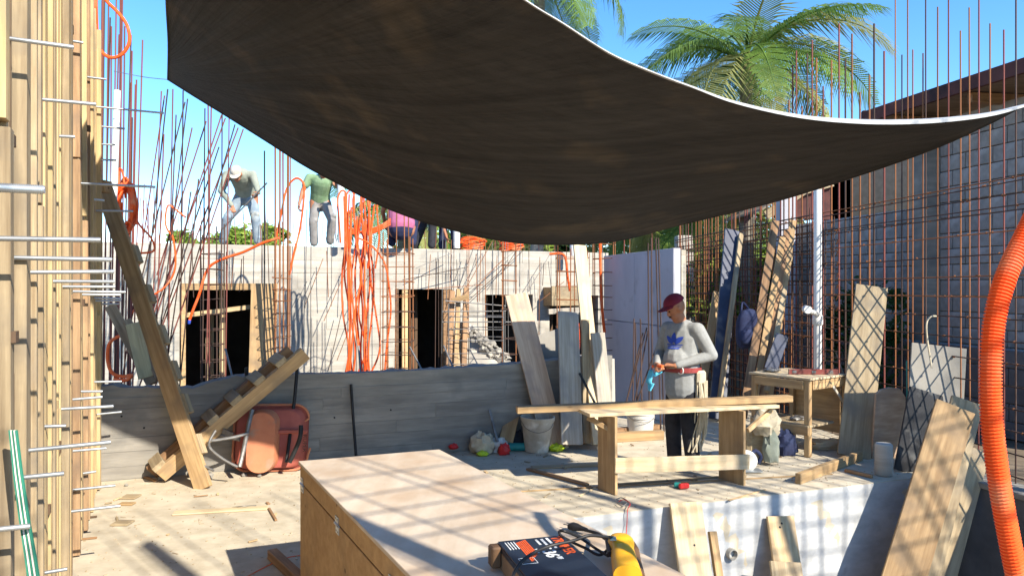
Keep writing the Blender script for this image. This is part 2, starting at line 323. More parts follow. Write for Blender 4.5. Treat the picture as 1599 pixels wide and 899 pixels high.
# board-formed panels proud of the face by 2-6 mm: plank impressions
k = 0; z = .005
while z < .8:
    h = rnd(.10, .15); s = -.2
    while s < 5.06:
        L_ = min(rnd(1.1, 2.3), 5.06-s)
        zt = min([zz for ss, zz in fine if s-.1 <= ss <= s+L_+.1] or [.8])
        if z+h < zt-.015 and L_ > .2:
            t_ = rnd(.002, .007); Rw = Matrix((AD, AN, V((0, 0, 1)))).transposed()
            MB().box(A0+AD*(s+L_/2)+AN*(t_/2)+V((0, 0, z+h/2)), (L_-.006, t_, h-.003), Rw).build('board_imprint', 'concrete', lw)
        s += L_
    z += h
for px, py in ((225, 668), (522, 652), (190, 650), (610, 640)):
    s = wall_pt(px); p = A0+AD*s; zz = EYE-(py-CY)/F*p.y; bar('tie_hole', p+AN*.004+V((0, 0, zz)), p+AN*.010+V((0, 0, zz)), .009, 'black_iron', lw, n=8)
# ---- back wall with door openings
B0 = V((-5.8, 10.8, 0)); BD = V((7.5, 3.3, 0)).normalized(); BN = V((BD.y, -BD.x, 0)); BTH = .22; BTOP = 2.37
def bs(px): u = (px-CX)/F; return (u*B0.y-B0.x)/(BD.x-u*BD.y)
def bw(px, py=None, off=0, z=None):
    p = B0+BD*bs(px); 
    zz = z if z is not None else EYE-(py-CY)/F*p.y
    return p+BN*off+V((0, 0, zz))
RB = Matrix((BD, BN, V((0, 0, 1)))).transposed()
bwall = thing('back_wall', 'tall pale board-formed concrete wall with dark doorways and a slab on top', 'wall', B0)
opens = [(bs(290), bs(395), 1.67, ZL), (bs(622), bs(706), 1.68, ZL), (bs(757), bs(832), 1.58, ZL), (bs(858), bs(934), 1.56, ZL)]
def bbox(s0, s1, z0, z1, name='wall_panel', m='concrete_light', d0=0, d1=BTH, parent=bwall):
    return MB().box(B0+BD*((s0+s1)/2)-BN*((d0+d1)/2)+V((0, 0, (z0+z1)/2)), (s1-s0, d1-d0, z1-z0), RB).build(name, m, parent)
s = -2.2; send = bs(950)
for a, b, zt, zb in opens:
    bbox(s, a, ZL, zt-.05); s = b
bbox(s, send, ZL, 1.5)
bbox(-2.2, send, 1.72, BTOP, 'lintel_band')
s = -2.2
for a, b, zt, zb in opens:
    bbox(s, a, zt-.05, 1.72, 'wall_panel'); bbox(a, b, zt, 1.72, 'lintel', 'concrete_light'); s = b
bbox(s, send, 1.5, 1.72)
# board imprints: courses of cast planks, a few mm proud
z = -.2
while z < BTOP-.1:
    h = rnd(.17, .27); s = -2.1
    while s < send-.1:
        L_ = rnd(1.2, 2.4); a_, b_ = s, min(s+L_, send)
        segs = [(a_, b_)]
        for oa, ob, zt, zb in opens:
            if z < zt+.03:
                ns_ = []
                for x0, x1 in segs:
                    if x1 <= oa-.09 or x0 >= ob+.09: ns_.append((x0, x1))
                    else:
                        if x0 < oa-.09: ns_.append((x0, oa-.09))
                        if x1 > ob+.09: ns_.append((ob+.09, x1))
                segs = ns_
        t_ = rnd(.002, .012); zt_ = min(z+h, BTOP-.01)
        for x0, x1 in segs:
            if x1-x0 > .08: bbox(x0+.003, x1-.003, z+.002, zt_-.002, 'board_imprint', 'concrete_light', -t_, 0)
        s += L_
    z += h
# room behind, in the dark
bbox(-2.2, send, BTOP-.16, BTOP-.002, 'roof_slab', 'concrete', BTH, 4.2)
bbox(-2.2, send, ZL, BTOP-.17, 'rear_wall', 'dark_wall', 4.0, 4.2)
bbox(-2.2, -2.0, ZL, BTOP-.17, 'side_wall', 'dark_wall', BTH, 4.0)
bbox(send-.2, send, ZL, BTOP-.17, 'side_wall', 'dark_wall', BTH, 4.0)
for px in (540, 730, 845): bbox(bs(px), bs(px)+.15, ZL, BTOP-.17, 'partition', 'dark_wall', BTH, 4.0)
# timber frames in the door openings
def frame(parent, a, b, zt, m, right=True):
    bbox(a-.075, b+.075, zt+.0, zt+.10, 'door_head', m, -.03, .05, parent)
    bbox(a-.075, a, ZL, zt, 'door_jamb', m, -.03, .05, parent)
    if right: bbox(b, b+.075, ZL, zt, 'door_jamb', m, -.03, .05, parent)
frame(bwall, opens[0][0], opens[0][1], 1.67, 'tan_board')
bbox(opens[1][0]-.05, opens[1][0], ZL, 1.69, 'door_jamb', 'dark_ply', -.02, .05)
bbox(opens[1][1]-.17, opens[1][1], ZL, 1.67, 'door_jamb', 'brown_board', -.04, .12)
# props inside
def inside(px, z0, z1, wd, m, dep=.5):
    u = (px-CX)/F; s_ = bs(px); p = B0+BD*s_-BN*dep; return board('timber_prop', p+V((0, 0, z0)), p+V((0, 0, z1)), wd, .07, BD, m, bwall)
inside(333, ZL, 1.3, .07, 'pine', .9); inside(349, ZL, 1.9, .085, 'pine', .5); inside(326, ZL, 1.1, .06, 'old_board', .8); inside(345, ZL, .3, .07, 'pine', .3)
inside(633, ZL, 1.7, .10, 'stud_gold', .05); inside(688, ZL, .2, .09, 'tan_board', .4); inside(664, ZL, 1.9, .12, 'dark_ply', .7)
inside(745, ZL, 1.9, .1, 'old_board', 1); inside(775, ZL, 1.8, .12, 'grey_board', .6); inside(877, ZL, 1.4, .1, 'dark_ply', .5)
p_ = B0-BN*.45
board('crosspiece', B0+BD*opens[0][0]-BN*.25+V((0, 0, 1.28)), B0+BD*opens[0][1]-BN*.25+V((0, 0, 1.40)), .07, .03, (0, 0, 1), 'pine', bwall)
# ---- panel wall to the right of the corner
c0, c1 = V((1.46, 11.4, 0)), V((2.03, 9.1, 0)); cd = (c1-c0).normalized(); cn = V((cd.y, -cd.x, 0))
RC = Matrix((cd, cn, V((0, 0, 1)))).transposed()
pan = thing('panel_wall', 'smooth lavender-grey panel wall in shade, left of the man in the cap', 'wall', c1)
for i in range(2):
    for j in range(2):
        a = (c1-c0).length*i/2; b = (c1-c0).length*(i+1)/2; z0 = [0.002, 1.22][j]; z1 = [1.212, 2.19][j]
        MB().box(c0+cd*((a+b)/2)+V((0, 0, (z0+z1)/2)), (b-a-.006, .10, z1-z0), RC).build('panel', 'panel_grey', pan, bevel=.004)
MB().box((c0+c1)/2-cn*.09 + V((0, 0, 1.09)), ((c1-c0).length, .06, 2.16), RC).build('panel_backing', 'grey_board', pan)
# ---- cinder block building at right
def bl(name, label, p0, p1, z0, z1, cat='wall', skip=None):
    t = thing(name, label, cat, p0); d = (V(p1)-V(p0)); L_ = d.length; d.normalize(); n = V((d.y, -d.x, 0)); n = n if n.x < 0 else -n
    R = Matrix((d, n, V((0, 0, 1)))).transposed()
    MB().box(V(p0)+d*L_/2-n*.10+V((0, 0, (z0+z1)/2)), (L_, .16, z1-z0), R).build('mortar_core', 'mortar', t)
    me = None; r = 0; z = z0
    while z < z1-.1:
        s = -.2 if r % 2 else 0
        while s < L_-.02:
            a = max(s, 0); b = min(s+.4, L_)
            if b-a > .05 and not (skip and skip(a, b, z)):
                if me is None:
                    q = MB().box((0, 0, 0), (.39, .05, .19)); me = bpy.data.meshes.new('block'); me.from_pydata([tuple(v) for v in q.v], [], q.f)
                    bm = bmesh.new(); bm.from_mesh(me); bmesh.ops.bevel(bm, geom=bm.edges[:], offset=.006, segments=1, affect='EDGES'); bmesh.ops.recalc_face_normals(bm, faces=bm.faces); bm.to_mesh(me); bm.free(); me.materials.append(M['block'])
                link('block', me, t, V(p0)+d*((a+b)/2)-n*(.0+rnd(0, .006))+V((0, 0, z+.1)), R.to_quaternion(), ((b-a)/.4, 1, 1))
            s += .4
        z += .2; r += 1
    return t
def bx_(d): return 5.75-.23*(d-9)
near = bl('block_wall', 'tall grey cinder block wall under the red roof edge at far right', (bx_(9.65), 9.65, 0), (bx_(7.4), 7.4, 0), 0, 3.9)
low = bl('block_wall', 'lower grey cinder block wall behind the rebar mesh, right of the white pipe', (bx_(13.2)+.05, 13.2, 0), (bx_(9.95)+.05, 9.95, 0), 0, 2.8)
dw = bl('block_wall', 'low wall coloured dark for the shade right behind the rebar mesh, under the cinder block walls', (bx_(13.2)-.3, 13.2, 0), (bx_(7.4)-.3, 7.4, 0), 0, 1.0)
for o_ in [o_ for o_ in C.objects if o_.parent == dw and o_.name.startswith('block')][:1]:
    mm_ = o_.data; mm_.materials.clear(); mm_.materials.append(M['dark_wall'])  # dark block colour stands for the shade low behind the mesh
MB().box((bx_(9.8)-.02, 9.8, 1.95), (.30, .28, 3.9)).build('concrete_column', 'concrete', None, loc=(bx_(9.8), 9.8, 0), bevel=.01, label='rough grey concrete column between the two block walls', cat='column')
MB().box((bx_(12.9)-.2, 12.6, 1.65), (.26, .26, 3.3)).build('concrete_column', 'panel_grey', None, loc=(bx_(12.9), 12.6, 0), bevel=.01, label='pale square column just right of the white pipe', cat='column')
rf = thing('shed_roof', 'sloping roof slab with dark red mouldy edge above the block wall', 'roof', (6, 9, 4))
ea, eb = V((5.2-.23*(7.2-9), 7.2, 4.0)), V((4.9, 10.3, 4.0)); dd = (eb-ea).normalized(); nn = V((dd.y, -dd.x, 0)); nn = nn if nn.x > 0 else -nn
mb = MB(); up = V((0, 0, 1))
q = [ea, eb, eb+nn*4-up*-.1, ea+nn*4-up*-.1]; mb.add([p+up*.0 for p in q]+[p+up*.10 for p in q], [(0, 1, 2, 3), (7, 6, 5, 4), (0, 4, 5, 1), (1, 5, 6, 2), (2, 6, 7, 3), (3, 7, 4, 0)])
mb.build('roof_deck', 'roof_under', rf)
mb = MB(); mb.box((ea+eb)/2-nn*.02+up*.06, ((eb-ea).length, .05, .16), Matrix((dd, -nn, up)).transposed()).build('roof_edge', 'roof_red', rf)
mb = MB(); mb.box(eb+nn*2+dd*.02+up*.08, (4, .05, .18), Matrix((nn, dd, up)).transposed()).build('roof_edge', 'roof_red', rf)
for i in range(3): p = ea+dd*(i*1.2+.3); board('rafter', p+nn*.1-up*.07, p+nn*3.9-up*.0, .07, .12, dd, 'brown_board', rf)
# porch back above the low wall; recess shade put into its near-black colour
MB().box((7.3, 13.3, 2.05), (3.2, .1, 4.2)).build('inner_wall', 'black_iron', None, loc=(7.3, 13.3, 0), label='back of the porch above the lower block wall, recess shade put into its near-black colour', cat='wall')
pr = thing('porch_roof', 'small brown gable roof end left of the white pipe under the tarp', 'roof', (5, 13.5, 2.6))
g0, g1 = P(1196, 337, 13.2), P(1256, 297, 13.2); g2 = P(1330, 290, 13.0)
board('barge_board', g0, g1, .16, .06, (0, 0, 1), 'old_board', pr); board('barge_board', g1, P(1300, 285, 13.2), .16, .06, (0, 0, 1), 'old_board', pr)
mb = MB(); mb.add([g0+V((0, .05, 0)), g1+V((0, .05, 0)), P(1330, 280, 13.2)+V((0, .05, 0)), P(1330, 345, 13.2)+V((0, .05, 0)), g0+V((0, .25, 0)), g1+V((0, .25, 0)), P(1330, 280, 13.2)+V((0, .25, 0)), P(1330, 345, 13.2)+V((0, .25, 0))],
    [(0, 1, 2, 3), (7, 6, 5, 4), (0, 4, 5, 1), (1, 5, 6, 2), (2, 6, 7, 3), (3, 7, 4, 0)]).build('gable_boards', 'roof_red', pr)
mb = MB(); mb.add([g0+V((-.1, -.1, .08)), g1+V((0, -.1, .1)), g1+V((0, 2.6, .1)), g0+V((-.1, 2.6, .08)), g0+V((-.1, -.1, .12)), g1+V((0, -.1, .14)), g1+V((0, 2.6, .14)), g0+V((-.1, 2.6, .12))],
    [(0, 3, 2, 1), (4, 5, 6, 7), (0, 1, 5, 4), (1, 2, 6, 5), (2, 3, 7, 6), (3, 0, 4, 7)]).build('roof_sheet', 'roof_under', pr)
# pale fence strip seen past the panel
fe = thing('stone_fence_pier', 'sunlit pale stone pier seen through the mesh right of the panel wall', 'pier', P(1070, 560, 15))
for i in range(9):
    z = -.1+i*.32; MB().box(G(1068, 15, z+.15)+V((rnd(-.02, .02), 0, 0)), (.34+rnd(-.03, .03), .3, .29)).build('stone', 'concrete_light', fe, bevel=.02)
# ---- left formwork wall
WD = V((-.43, .903, 0)).normalized(); WN = V((WD.y, -WD.x, 0))
W0 = V((-3.725, 6.5, 0))     # ply face line
def wl(d): return W0+WD*((d-6.5)/WD.y)
fw = thing('formwork_wall', 'tall timber formwork wall of upright studs with steel rods sticking out at left', 'formwork', wl(6.5))
RW = Matrix((WD, WN, V((0, 0, 1)))).transposed()
a_, b_ = wl(2.3), wl(6.62)
MB().box((a_+b_)/2-WN*.02+V((0, 0, 2.2)), ((b_-a_).length, .018, 4.4), RW).build('ply_face', 'dark_ply', fw)
MB().box(wl(6.70)-WN*.10+V((0, 0, 1.83)), (.12, .32, 3.66), RW).build('end_board', 'brown_board', fw, bevel=.004)
s = 0; Lw = (b_-a_).length; i = 0
while s < Lw-.03:
    wd = random.choice((.038, .042, .045, .07, .09, .045)); dep = .085+rnd(-.02, .035); gap = rnd(0, .022)
    d_ = a_+WD*(s+wd/2); far = s/Lw
    zt = 4.5-rnd(0, .15) if far < .72 else (3.95-rnd(0, .45)*(far-.5)*1.4)
    mm = random.choice(('stud_grey', 'stud_grey', 'stud_brown', 'stud_gold')) if far < .66 else random.choice(('stud_gold', 'stud_grey', 'stud_brown', 'stud_gold'))
    cen = d_+WN*(dep/2)
    cut = rnd(.5, 3.4) if random.random() < .55 else None
    if cut:
        board('stud', cen+V((0, 0, .01)), cen+V((0, 0, cut)), dep, wd, WN, mm, fw, bevel=.002)
        c2_ = cen+WN*rnd(-.02, .012); board('stud', c2_+V((0, 0, cut+rnd(.004, .05))), c2_+V((0, 0, zt)), dep, wd, WN, random.choice((mm, 'stud_grey', 'stud_gold')), fw, bevel=.002)
    else: board('stud', cen+V((0, 0, .01)), cen+V((rnd(-.01, .01), rnd(-.01, .01), zt)), dep, wd, WN, mm, fw, bevel=.002)
    if random.random() < .28:
        zz = rnd(.3, 3.6); board('spacer_block', d_+WN*(dep+.004)+V((0, 0, zz)), d_+WN*(dep+.004)+V((0, 0, zz+rnd(.03, .06))), wd*.9, .02, WD, 'dark_ply', fw, bevel=0)
    s += wd+gap; i += 1
def rod(ypx, tipx, startx=None, d=None, r=.009, parent=fw, nm='tie_rod'):
    if startx is not None:
        u = (startx-CX)/F; q = W0+WN*.10
        k_ = WD.x/WD.y; d = (q.x-k_*q.y)/(u-k_)
    base = wl(d)-WN*0; base = W0+WD*((d-6.5)/WD.y)+WN*.04
    ut = (tipx-CX)/F; L_ = (ut*base.y-base.x)/(WN.x-ut*WN.y); tip = base+WN*L_
    z = EYE-(ypx-CY)/F*tip.y
    o = bar(nm, base+V((0, 0, z)), tip+V((0, 0, z+rnd(-.01, .01))), r, 'zinc', parent, n=8)
    return tip, z, d
RODS = [(73, 115, 19), (67, 130, 118), (164, 150, 60), (177, 256, 151), (124, 166, 137), (216, 117, 90), (427, 178, 45), (440, 179, 78), (448, 180, 100), (455, 196, 118), (460, 188, 130), (465, 190, 143), (470, 189, 150),
        (293, 243, 128), (312, 163, 142), (332, 208, 150), (201, 195, 153), (228, 180, 156), (252, 182, 157), (694, 173, 33), (663, 103, 68), (634, 177, 94), (622, 160, 111), (609, 160, 126), (594, 190, 145), (790, 188, 106), (758, 180, 119), (738, 150, 131), (890, 105, 62), (700, 166, 120), (645, 190, 152), (475, 186, 153)]
for y, tx, sx in RODS: rod(y, tx, startx=sx, r=.0085)
tips = [rod(297, 70, d=1.45, r=.009), rod(377, 157, d=2.3, r=.0088), rod(405, 175, d=2.7, r=.0088), rod(820, 47, d=2.3, r=.009), rod(740, 100, d=2.6, r=.009)]
# the studs go on towards the camera beyond the frame, low board edge only
s = 0
a2 = wl(.9); MB().box((a2+a_)/2-WN*.02+V((0, 0, 2.2)), ((a2-a_).length-.01, .018, 4.4), RW).build('ply_face', 'dark_ply', fw)
while s < (a2-a_).length-.05:
    wd = random.choice((.045, .07, .09)); cen = a_-WD*(s+wd/2+.02)+WN*.045
    board('stud', cen+V((0, 0, .01)), cen+V((0, 0, 4.4)), .09, wd, WN, random.choice(('stud_grey', 'stud_brown', 'stud_gold')), fw, bevel=.002); s += wd+rnd(.0, .03)
# threads on the nearest rod
tp, z_, d_ = tips[0]
mb = MB()
for i in range(46):
    c = tp-WN*(.004+i*.0042)+V((0, 0, z_)); ring = [c+(V((0, 0, 1))*math.cos(t)+WD*math.sin(t))*.0104 for t in [2*PI*j/10 for j in range(10)]]; ring2 = [p-WN*.0018 for p in ring]
    b0 = len(mb.v); mb.v += ring+ring2; mb.f += [(b0+j, b0+(j+1) % 10, b0+10+(j+1) % 10, b0+10+j) for j in range(10)]
mb.build('rod_thread', 'zinc', fw, kind='stuff')
bp_ = P(162, 292, 6.4); MB().box(bp_, (.08, .12, .1)).build('washer_block', 'tan_board', fw, bevel=.004)
# ================================================================ VEGETATION
def frond_mesh(L_, droop, seed, m, nl=54):
    rr = random.Random(seed); mb = MB(); pts = []
    for i in range(13):
        t = i/12; ang = .55-droop*t; 
        pts.append((pts[-1]+V((math.cos(ang), 0, math.sin(ang)))*L_/12) if pts else V((0, 0, 0)))
    mb.tube(pts, [.035*(1-.85*i/12) for i in range(13)], 5)
    for k in range(nl):
        t = .12+.88*k/nl; x = t*12; i = min(int(x), 11); p = pts[i].lerp(pts[i+1], x-i); tg = (pts[i+1]-pts[i]).normalized()
        ll = (.98*math.sin(PI*min(1, t*.85+.12))**.7+.1)*rr.uniform(.8, 1.1)*L_/3.2
        for sgn in (-1, 1):
            dirv = (tg*.65+V((0, sgn, 0))*1.0+V((0, 0, .15))).normalized(); w_ = tg*.035
            q1 = p+dirv*ll*.5+V((0, 0, -.06*ll)); q2 = p+dirv*ll*.85+V((0, 0, -.42*ll*rr.uniform(.6, 1.5)))
            mb.add([p-w_*.4, p+w_*.4, q1+w_*.5, q1-w_*.5, q2], [(0, 1, 2, 3), (3, 2, 4)])
    me = bpy.data.meshes.new('frond'); me.from_pydata([tuple(v) for v in mb.v], [], mb.f); me.materials.append(M[m]); return me
FR = {}
def palm(label, crown, h, L_, n, seed, mats=('palm_leaf', 'palm_leaf', 'palm_dry'), low=1.5):
    rr = random.Random(seed); base = V((crown.x+rr.uniform(-.4, .4), crown.y, crown.z-h)); t = thing('palm_tree', label, 'palm tree', base)
    MB().tube(smooth_path([base, base.lerp(crown, .4)+V((.12, 0, 0)), base.lerp(crown, .8)+V((.05, 0, 0)), crown]), [.17-.05*i/18 for i in range(19)], 10).build('trunk', 'trunk', t, smooth=True)
    for i in range(n):
        az = i*2.399+rr.uniform(-.2, .2); f = i/n; pitch = 1.05-low*f+rr.uniform(-.1, .1)
        key = (round(L_, 1), i % 4, mats[i % len(mats)])
        if key not in FR: FR[key] = frond_mesh(L_, [1.5, 1.9, 1.2, 1.7][i % 4], i % 4+int(L_*10), mats[i % len(mats)])
        q = Quaternion((0, 0, 1), az) @ Quaternion((0, 1, 0), -(pitch-.35)) @ Quaternion((1, 0, 0), rr.uniform(-.3, .3))
        sc_ = rr.uniform(.8, 1.08); link('frond', FR[key], t, crown+V((0, 0, rr.uniform(-.15, .1))), q, (sc_, sc_, sc_))
    return t
palm('tall green coconut palm rising above the right half of the tarp', P(1165, 95, 15), 7.6, 3.0, 27, 3)
palm('coconut palm whose frond tips show above the tarp left of the big palm', P(842, -48, 17), 9.1, 3.0, 20, 8)
palm('low palm with yellowish fronds behind the workers on the slab', P(625, 312, 20), 5.2, 2.6, 20, 5, ('palm_dry', 'palm_leaf'))
palm('palm with drooping pale fronds just below the tarp, left of the porch roof', P(1150, 318, 17), 5, 2.9, 24, 11, ('palm_dry', 'palm_dry', 'palm_leaf'))
palm('short palm behind the slab, half hidden by the tarp above the tall boards', P(790, 350, 21), 4.6, 2.5, 16, 21, ('palm_leaf', 'palm_dry'))
palm('palm with fronds tucked behind the right end of the slab', P(1010, 345, 20), 4.6, 2.4, 16, 31, ('palm_leaf', 'palm_dry'))
def bush(name, label, c, r, n, m, seed, size=.09, stems=True):
    rr = random.Random(seed); t = thing(name, label, name.replace('_', ' '), (c[0], c[1], c[2]-r[2])); mb = MB()
    cl = [V((rr.gauss(0, .5), rr.gauss(0, .5), rr.gauss(0, .5))) for _ in range(max(8, n//110))]
    for i in range(n):
        q = rr.choice(cl)+V((rr.gauss(0, .16), rr.gauss(0, .16), rr.gauss(0, .16)))
        if q.length > 1.1: q = q.normalized()*rr.uniform(.8, 1.1)
        p = V(c)+V((q.x*r[0], q.y*r[1], q.z*r[2])); a = V((rr.gauss(0, 1), rr.gauss(0, 1), rr.gauss(0, .6))).normalized(); b = a.orthogonal().normalized(); s_ = size*rr.uniform(.6, 1.4)
        mb.add([p-a*s_, p+b*s_*.42, p+a*s_, p-b*s_*.42], [(0, 1, 2, 3)])
    mb.build('foliage', m, t)
    if stems:
        mb = MB(); b0 = V((c[0], c[1], c[2]-r[2]*1.15-.1))
        for i in range(5): mb.tube([b0+V((rr.gauss(0, .05), rr.gauss(0, .05), 0)), V(c)+V((rr.gauss(0, .4)*r[0], rr.gauss(0, .4)*r[1], rr.gauss(0, .3)*r[2]))], [.03, .008], 5)
        mb.build('stems', 'trunk', t)
    return t
bush('bush', 'bright green bush seen through the mesh right of the man in the cap', P(1108, 470, 15.0), (1.0, .35, .95), 3600, 'leaf', 1, .11)
bush('bush', 'yellow-green bush between the black board and the leaning planks', P(1195, 450, 15.2), (.95, .35, 1.35), 3800, 'leaf', 2, .11)
bush('bush', 'dark bush low behind the mesh by the hanging backpack', P(1150, 580, 16), (1.6, .8, .9), 2600, 'leaf_dark', 3, .1)
bush('bush', 'dark green bush behind the white pipe', P(1250, 520, 13.5), (.75, .6, 1.2), 2400, 'leaf_dark', 4, .09)
bush('bush', 'dark ivy-like bush at the foot of the lower block wall', P(1350, 560, 9.9), (.75, .3, 1.0), 2000, 'leaf_dark', 6, .06)
bush('bush', 'leafy bush behind the feet of the bending worker on the slab', P(385, 384, 19), (1.1, .8, .62), 2200, 'leaf', 7, .10)
bush('bush', 'small bush behind the slab at the left of the bending worker', P(300, 384, 20), (.7, .6, .42), 1000, 'leaf', 9, .10)
bush('tree', 'dense green tree far behind the slab between the palms', P(740, 372, 26), (2.6, 1.2, 1.2), 3000, 'leaf', 12, .16)
bush('tree', 'broad dark green tree far behind the panel wall', P(1010, 395, 27), (3.4, 1.2, 1.1), 3400, 'leaf_dark', 13, .17)
bush('tree', 'tall leafy tree behind the low fronds left of the porch', P(1130, 400, 24), (2.6, 1.2, 2.2), 3600, 'leaf', 14, .16)
# ================================================================ REBAR
def mesh_line(d): return V((4.29-.121*(d-6.2), d, 0))
mt = thing('rebar_mesh', 'tall rusty rebar mesh standing along the right side of the site', 'rebar mesh', mesh_line(6.2))
d = 5.75
while d < 14.6:
    p = mesh_line(d)+V((rnd(-.012, .012), 0, 0)); px = CX+F*p.x/d
    zt = 4.35+rnd(-.45, .6) if px > 1225 else 3.3+rnd(-.25, .25)
    le = rnd(-.03, .03); bar('upright_bar', p+V((0, 0, -.3)), p+V((le*.6, le*1.4, zt)), .0102 if d > 8.0 else .0066, random.choice(('rust', 'rust', 'rust_red', 'rust_dark')), mt); d += rnd(.07, .19)
lv = [.10+.19*k for k in range(12)]+[2.36, 2.40, 2.50, 2.61, 2.64]
for z in lv:
    pts = [mesh_line(5.7)+V((0, 0, z)), mesh_line(9.6)+V((0, 0, z+rnd(-.02, .02))), mesh_line(14.7)+V((0, 0, z+rnd(-.02, .02)))]
    for k_, (a, b) in enumerate(zip(pts, pts[1:])): bar('cross_bar', a+V((-.013, 0, 0)), b+V((-.016, 0, 0)), .0098 if k_ else .0062, random.choice(('rust_dark', 'rust', 'rust_dark')), mt)
m2 = thing('rebar_mesh', 'second denser rebar mesh behind the leaning planks and hanging backpack', 'rebar mesh', mesh_line(9.0))
off = V((-.22, 0, 0)); d = 8.7
while d < 14.4:
    p = mesh_line(d)+off+V((rnd(-.02, .02), 0, 0)); bar('upright_bar', p+V((0, 0, -.1)), p+V((rnd(-.03, .03), rnd(-.03, .03), 2.45+rnd(0, .25))), .007, random.choice(('rust_dark', 'rust_dark', 'rust')), m2); d += rnd(.11, .16)
for k in range(19):
    z = .05+.13*k; bar('cross_bar', mesh_line(8.6)+off+V((.012, 0, z)), mesh_line(14.5)+off+V((.012, 0, z+rnd(-.03, .03))), .0068, random.choice(('rust_dark', 'rust_dark', 'rust')), m2)
    if 9 < k: bar('hooked_end', mesh_line(8.6)+off+V((.012, 0, z)), mesh_line(8.6)+off+V((.012, .05, z-.05)), .006, 'rust', m2)
mb = MB()
for k in range(260):
    d = rnd(5.9, 12); z = random.choice(lv); p = mesh_line(d)+V((-.01, 0, z)); mb.ell(p, (.014, .014, .012), None, 5, 3)
mb.build('wire_ties', 'rust', mt, kind='stuff')
# the mesh on the right-hand side near the camera; it throws the grid of shadow over chest and floor
q0_, q1_ = V((.95, -.55, 0)), V((3.7, 1.15, 0)); qd = (q1_-q0_); QL = qd.length; qd.normalize()
def side_line(s_): return q0_+qd*s_
m3 = thing('rebar_mesh', 'tall rebar mesh outside the picture, right of the camera beside the chest', 'rebar mesh', side_line(0)+V((0, 0, 0)))
d = 0
while d < QL:
    p = side_line(d); bar('upright_bar', p+V((0, 0, ZL)), p+V((rnd(-.1, .1), rnd(-.15, .15), 5.1+rnd(-.3, .8))), .0068, 'rust', m3); d += rnd(.08, .24)
z = -1.1
while z < 4.3: bar('cross_bar', side_line(-.05)+V((.015, 0, z+rnd(-.06, .06))), side_line(QL+.05)+V((.015, 0, z+rnd(-.06, .06))), .0068, 'rust', m3); z += rnd(.13, .25)
board('timber_post', side_line(1.25)+V((.06, -.02, ZL)), side_line(1.25)+V((.06, -.02, 4.9)), .11, .06, (0, 1, 0), 'old_board', m3)
# its continuation beyond the frame, standing further out
m4 = thing('rebar_mesh', 'rebar mesh beyond the right edge of the picture, throwing soft shadows on the deck edge', 'rebar mesh', (4.5, 1.4, 0))
f0, f1 = V((3.9, 1.2, 0)), V((9.0, 3.05, 0)); fd = (f1-f0); FL = fd.length; fd.normalize(); d = 0
while d < FL:
    p = f0+fd*d; bar('upright_bar', p+V((0, 0, -.1 if p.x > 5.3 else ZL)), p+V((rnd(-.05, .05), 0, 5.2+rnd(-.4, .5))), rnd(.008, .015), 'rust', m4); d += rnd(.10, .26)
z = .1
while z < 5.0: bar('cross_bar', f0+V((0, .02, z)), f1+V((0, .02, z+rnd(-.08, .08))), rnd(.008, .012), 'rust', m4); z += rnd(.13, .26)
for d in (1.1, 2.3, 3.9): p = f0+fd*d; board('timber_post', p+V((0, -.06, ZL)), p+V((0, -.06, 4.9)), .10, .06, fd, 'old_board', m4)
# starter bars standing up from the slab
gS = 'starter bars standing up behind the slab edge'
for i in range(92):
    px = rnd(186, 1040); sB = bs(min(px, 950)); b = B0+BD*bs(px)-BN*rnd(.3, 3.0) if px < 950 else V(((px-CX)/F*13.8, 13.8, 0))
    ht = rnd(.3, .95); le = rnd(-.06, .06); bar('rebar', (b.x, b.y, BTOP if px < 950 else 1.4), (b.x+le, b.y, BTOP+ht), .0062, random.choice(('rust_red', 'rust_red', 'rust')), label='short thin rebar standing up on the slab behind the wall edge', cat='rebar', group=gS)
gT = 'tall rebar poking into the sky at left'
def skyrebar(x0, y0, x1, y1, d, m='rust_red', r=.0085): bar('rebar', P(x0, y0, d), P(x1, y1, d+rnd(-.3, .3)), r, m, label='tall slanting reddish rebar against the sky, left of the bending worker', cat='rebar', group=gT)
for a in [(252, 143, 234, 600), (262, 140, 226, 470), (270, 140, 262, 600), (286, 142, 281, 600), (289, 160, 205, 500), (293, 155, 240, 600), (320, 170, 316, 600), (325, 165, 327, 600), (330, 165, 322, 600), (346, 180, 222, 560),
          (352, 185, 200, 600), (367, 195, 285, 480), (372, 200, 215, 610), (380, 202, 240, 610), (358, 172, 352, 600), (347, 160, 345, 600), (257, 150, 190, 600), (322, 190, 245, 430), (275, 180, 262, 500), (300, 200, 232, 520), (342, 230, 225, 590), (310, 280, 280, 610), (298, 300, 262, 560), (256, 210, 241, 600)]:
    skyrebar(a[2], a[3], a[0], a[1], 9.3, 'rust_red' if random.random() < .6 else 'rust_dark')
bar('rebar', P(413, 600, 9.6), P(413, 236, 9.6), .011, 'black_iron', label='black vertical bar right of the bending worker', cat='rebar')
gU = 'rebar bundle at the far end of the formwork'
for i in range(22):
    px = rnd(150, 214); top = rnd(-60, 60) if px < 190 else rnd(30, 190); bar('rebar', P(px+rnd(-10, 2), 640, 8.9), P(px+rnd(-2, 12), top, 8.9), .0085, random.choice(('rust_red', 'rust_dark', 'rust_red')), label='rebar in the bundle rising behind the end of the formwork', cat='rebar', group=gU)
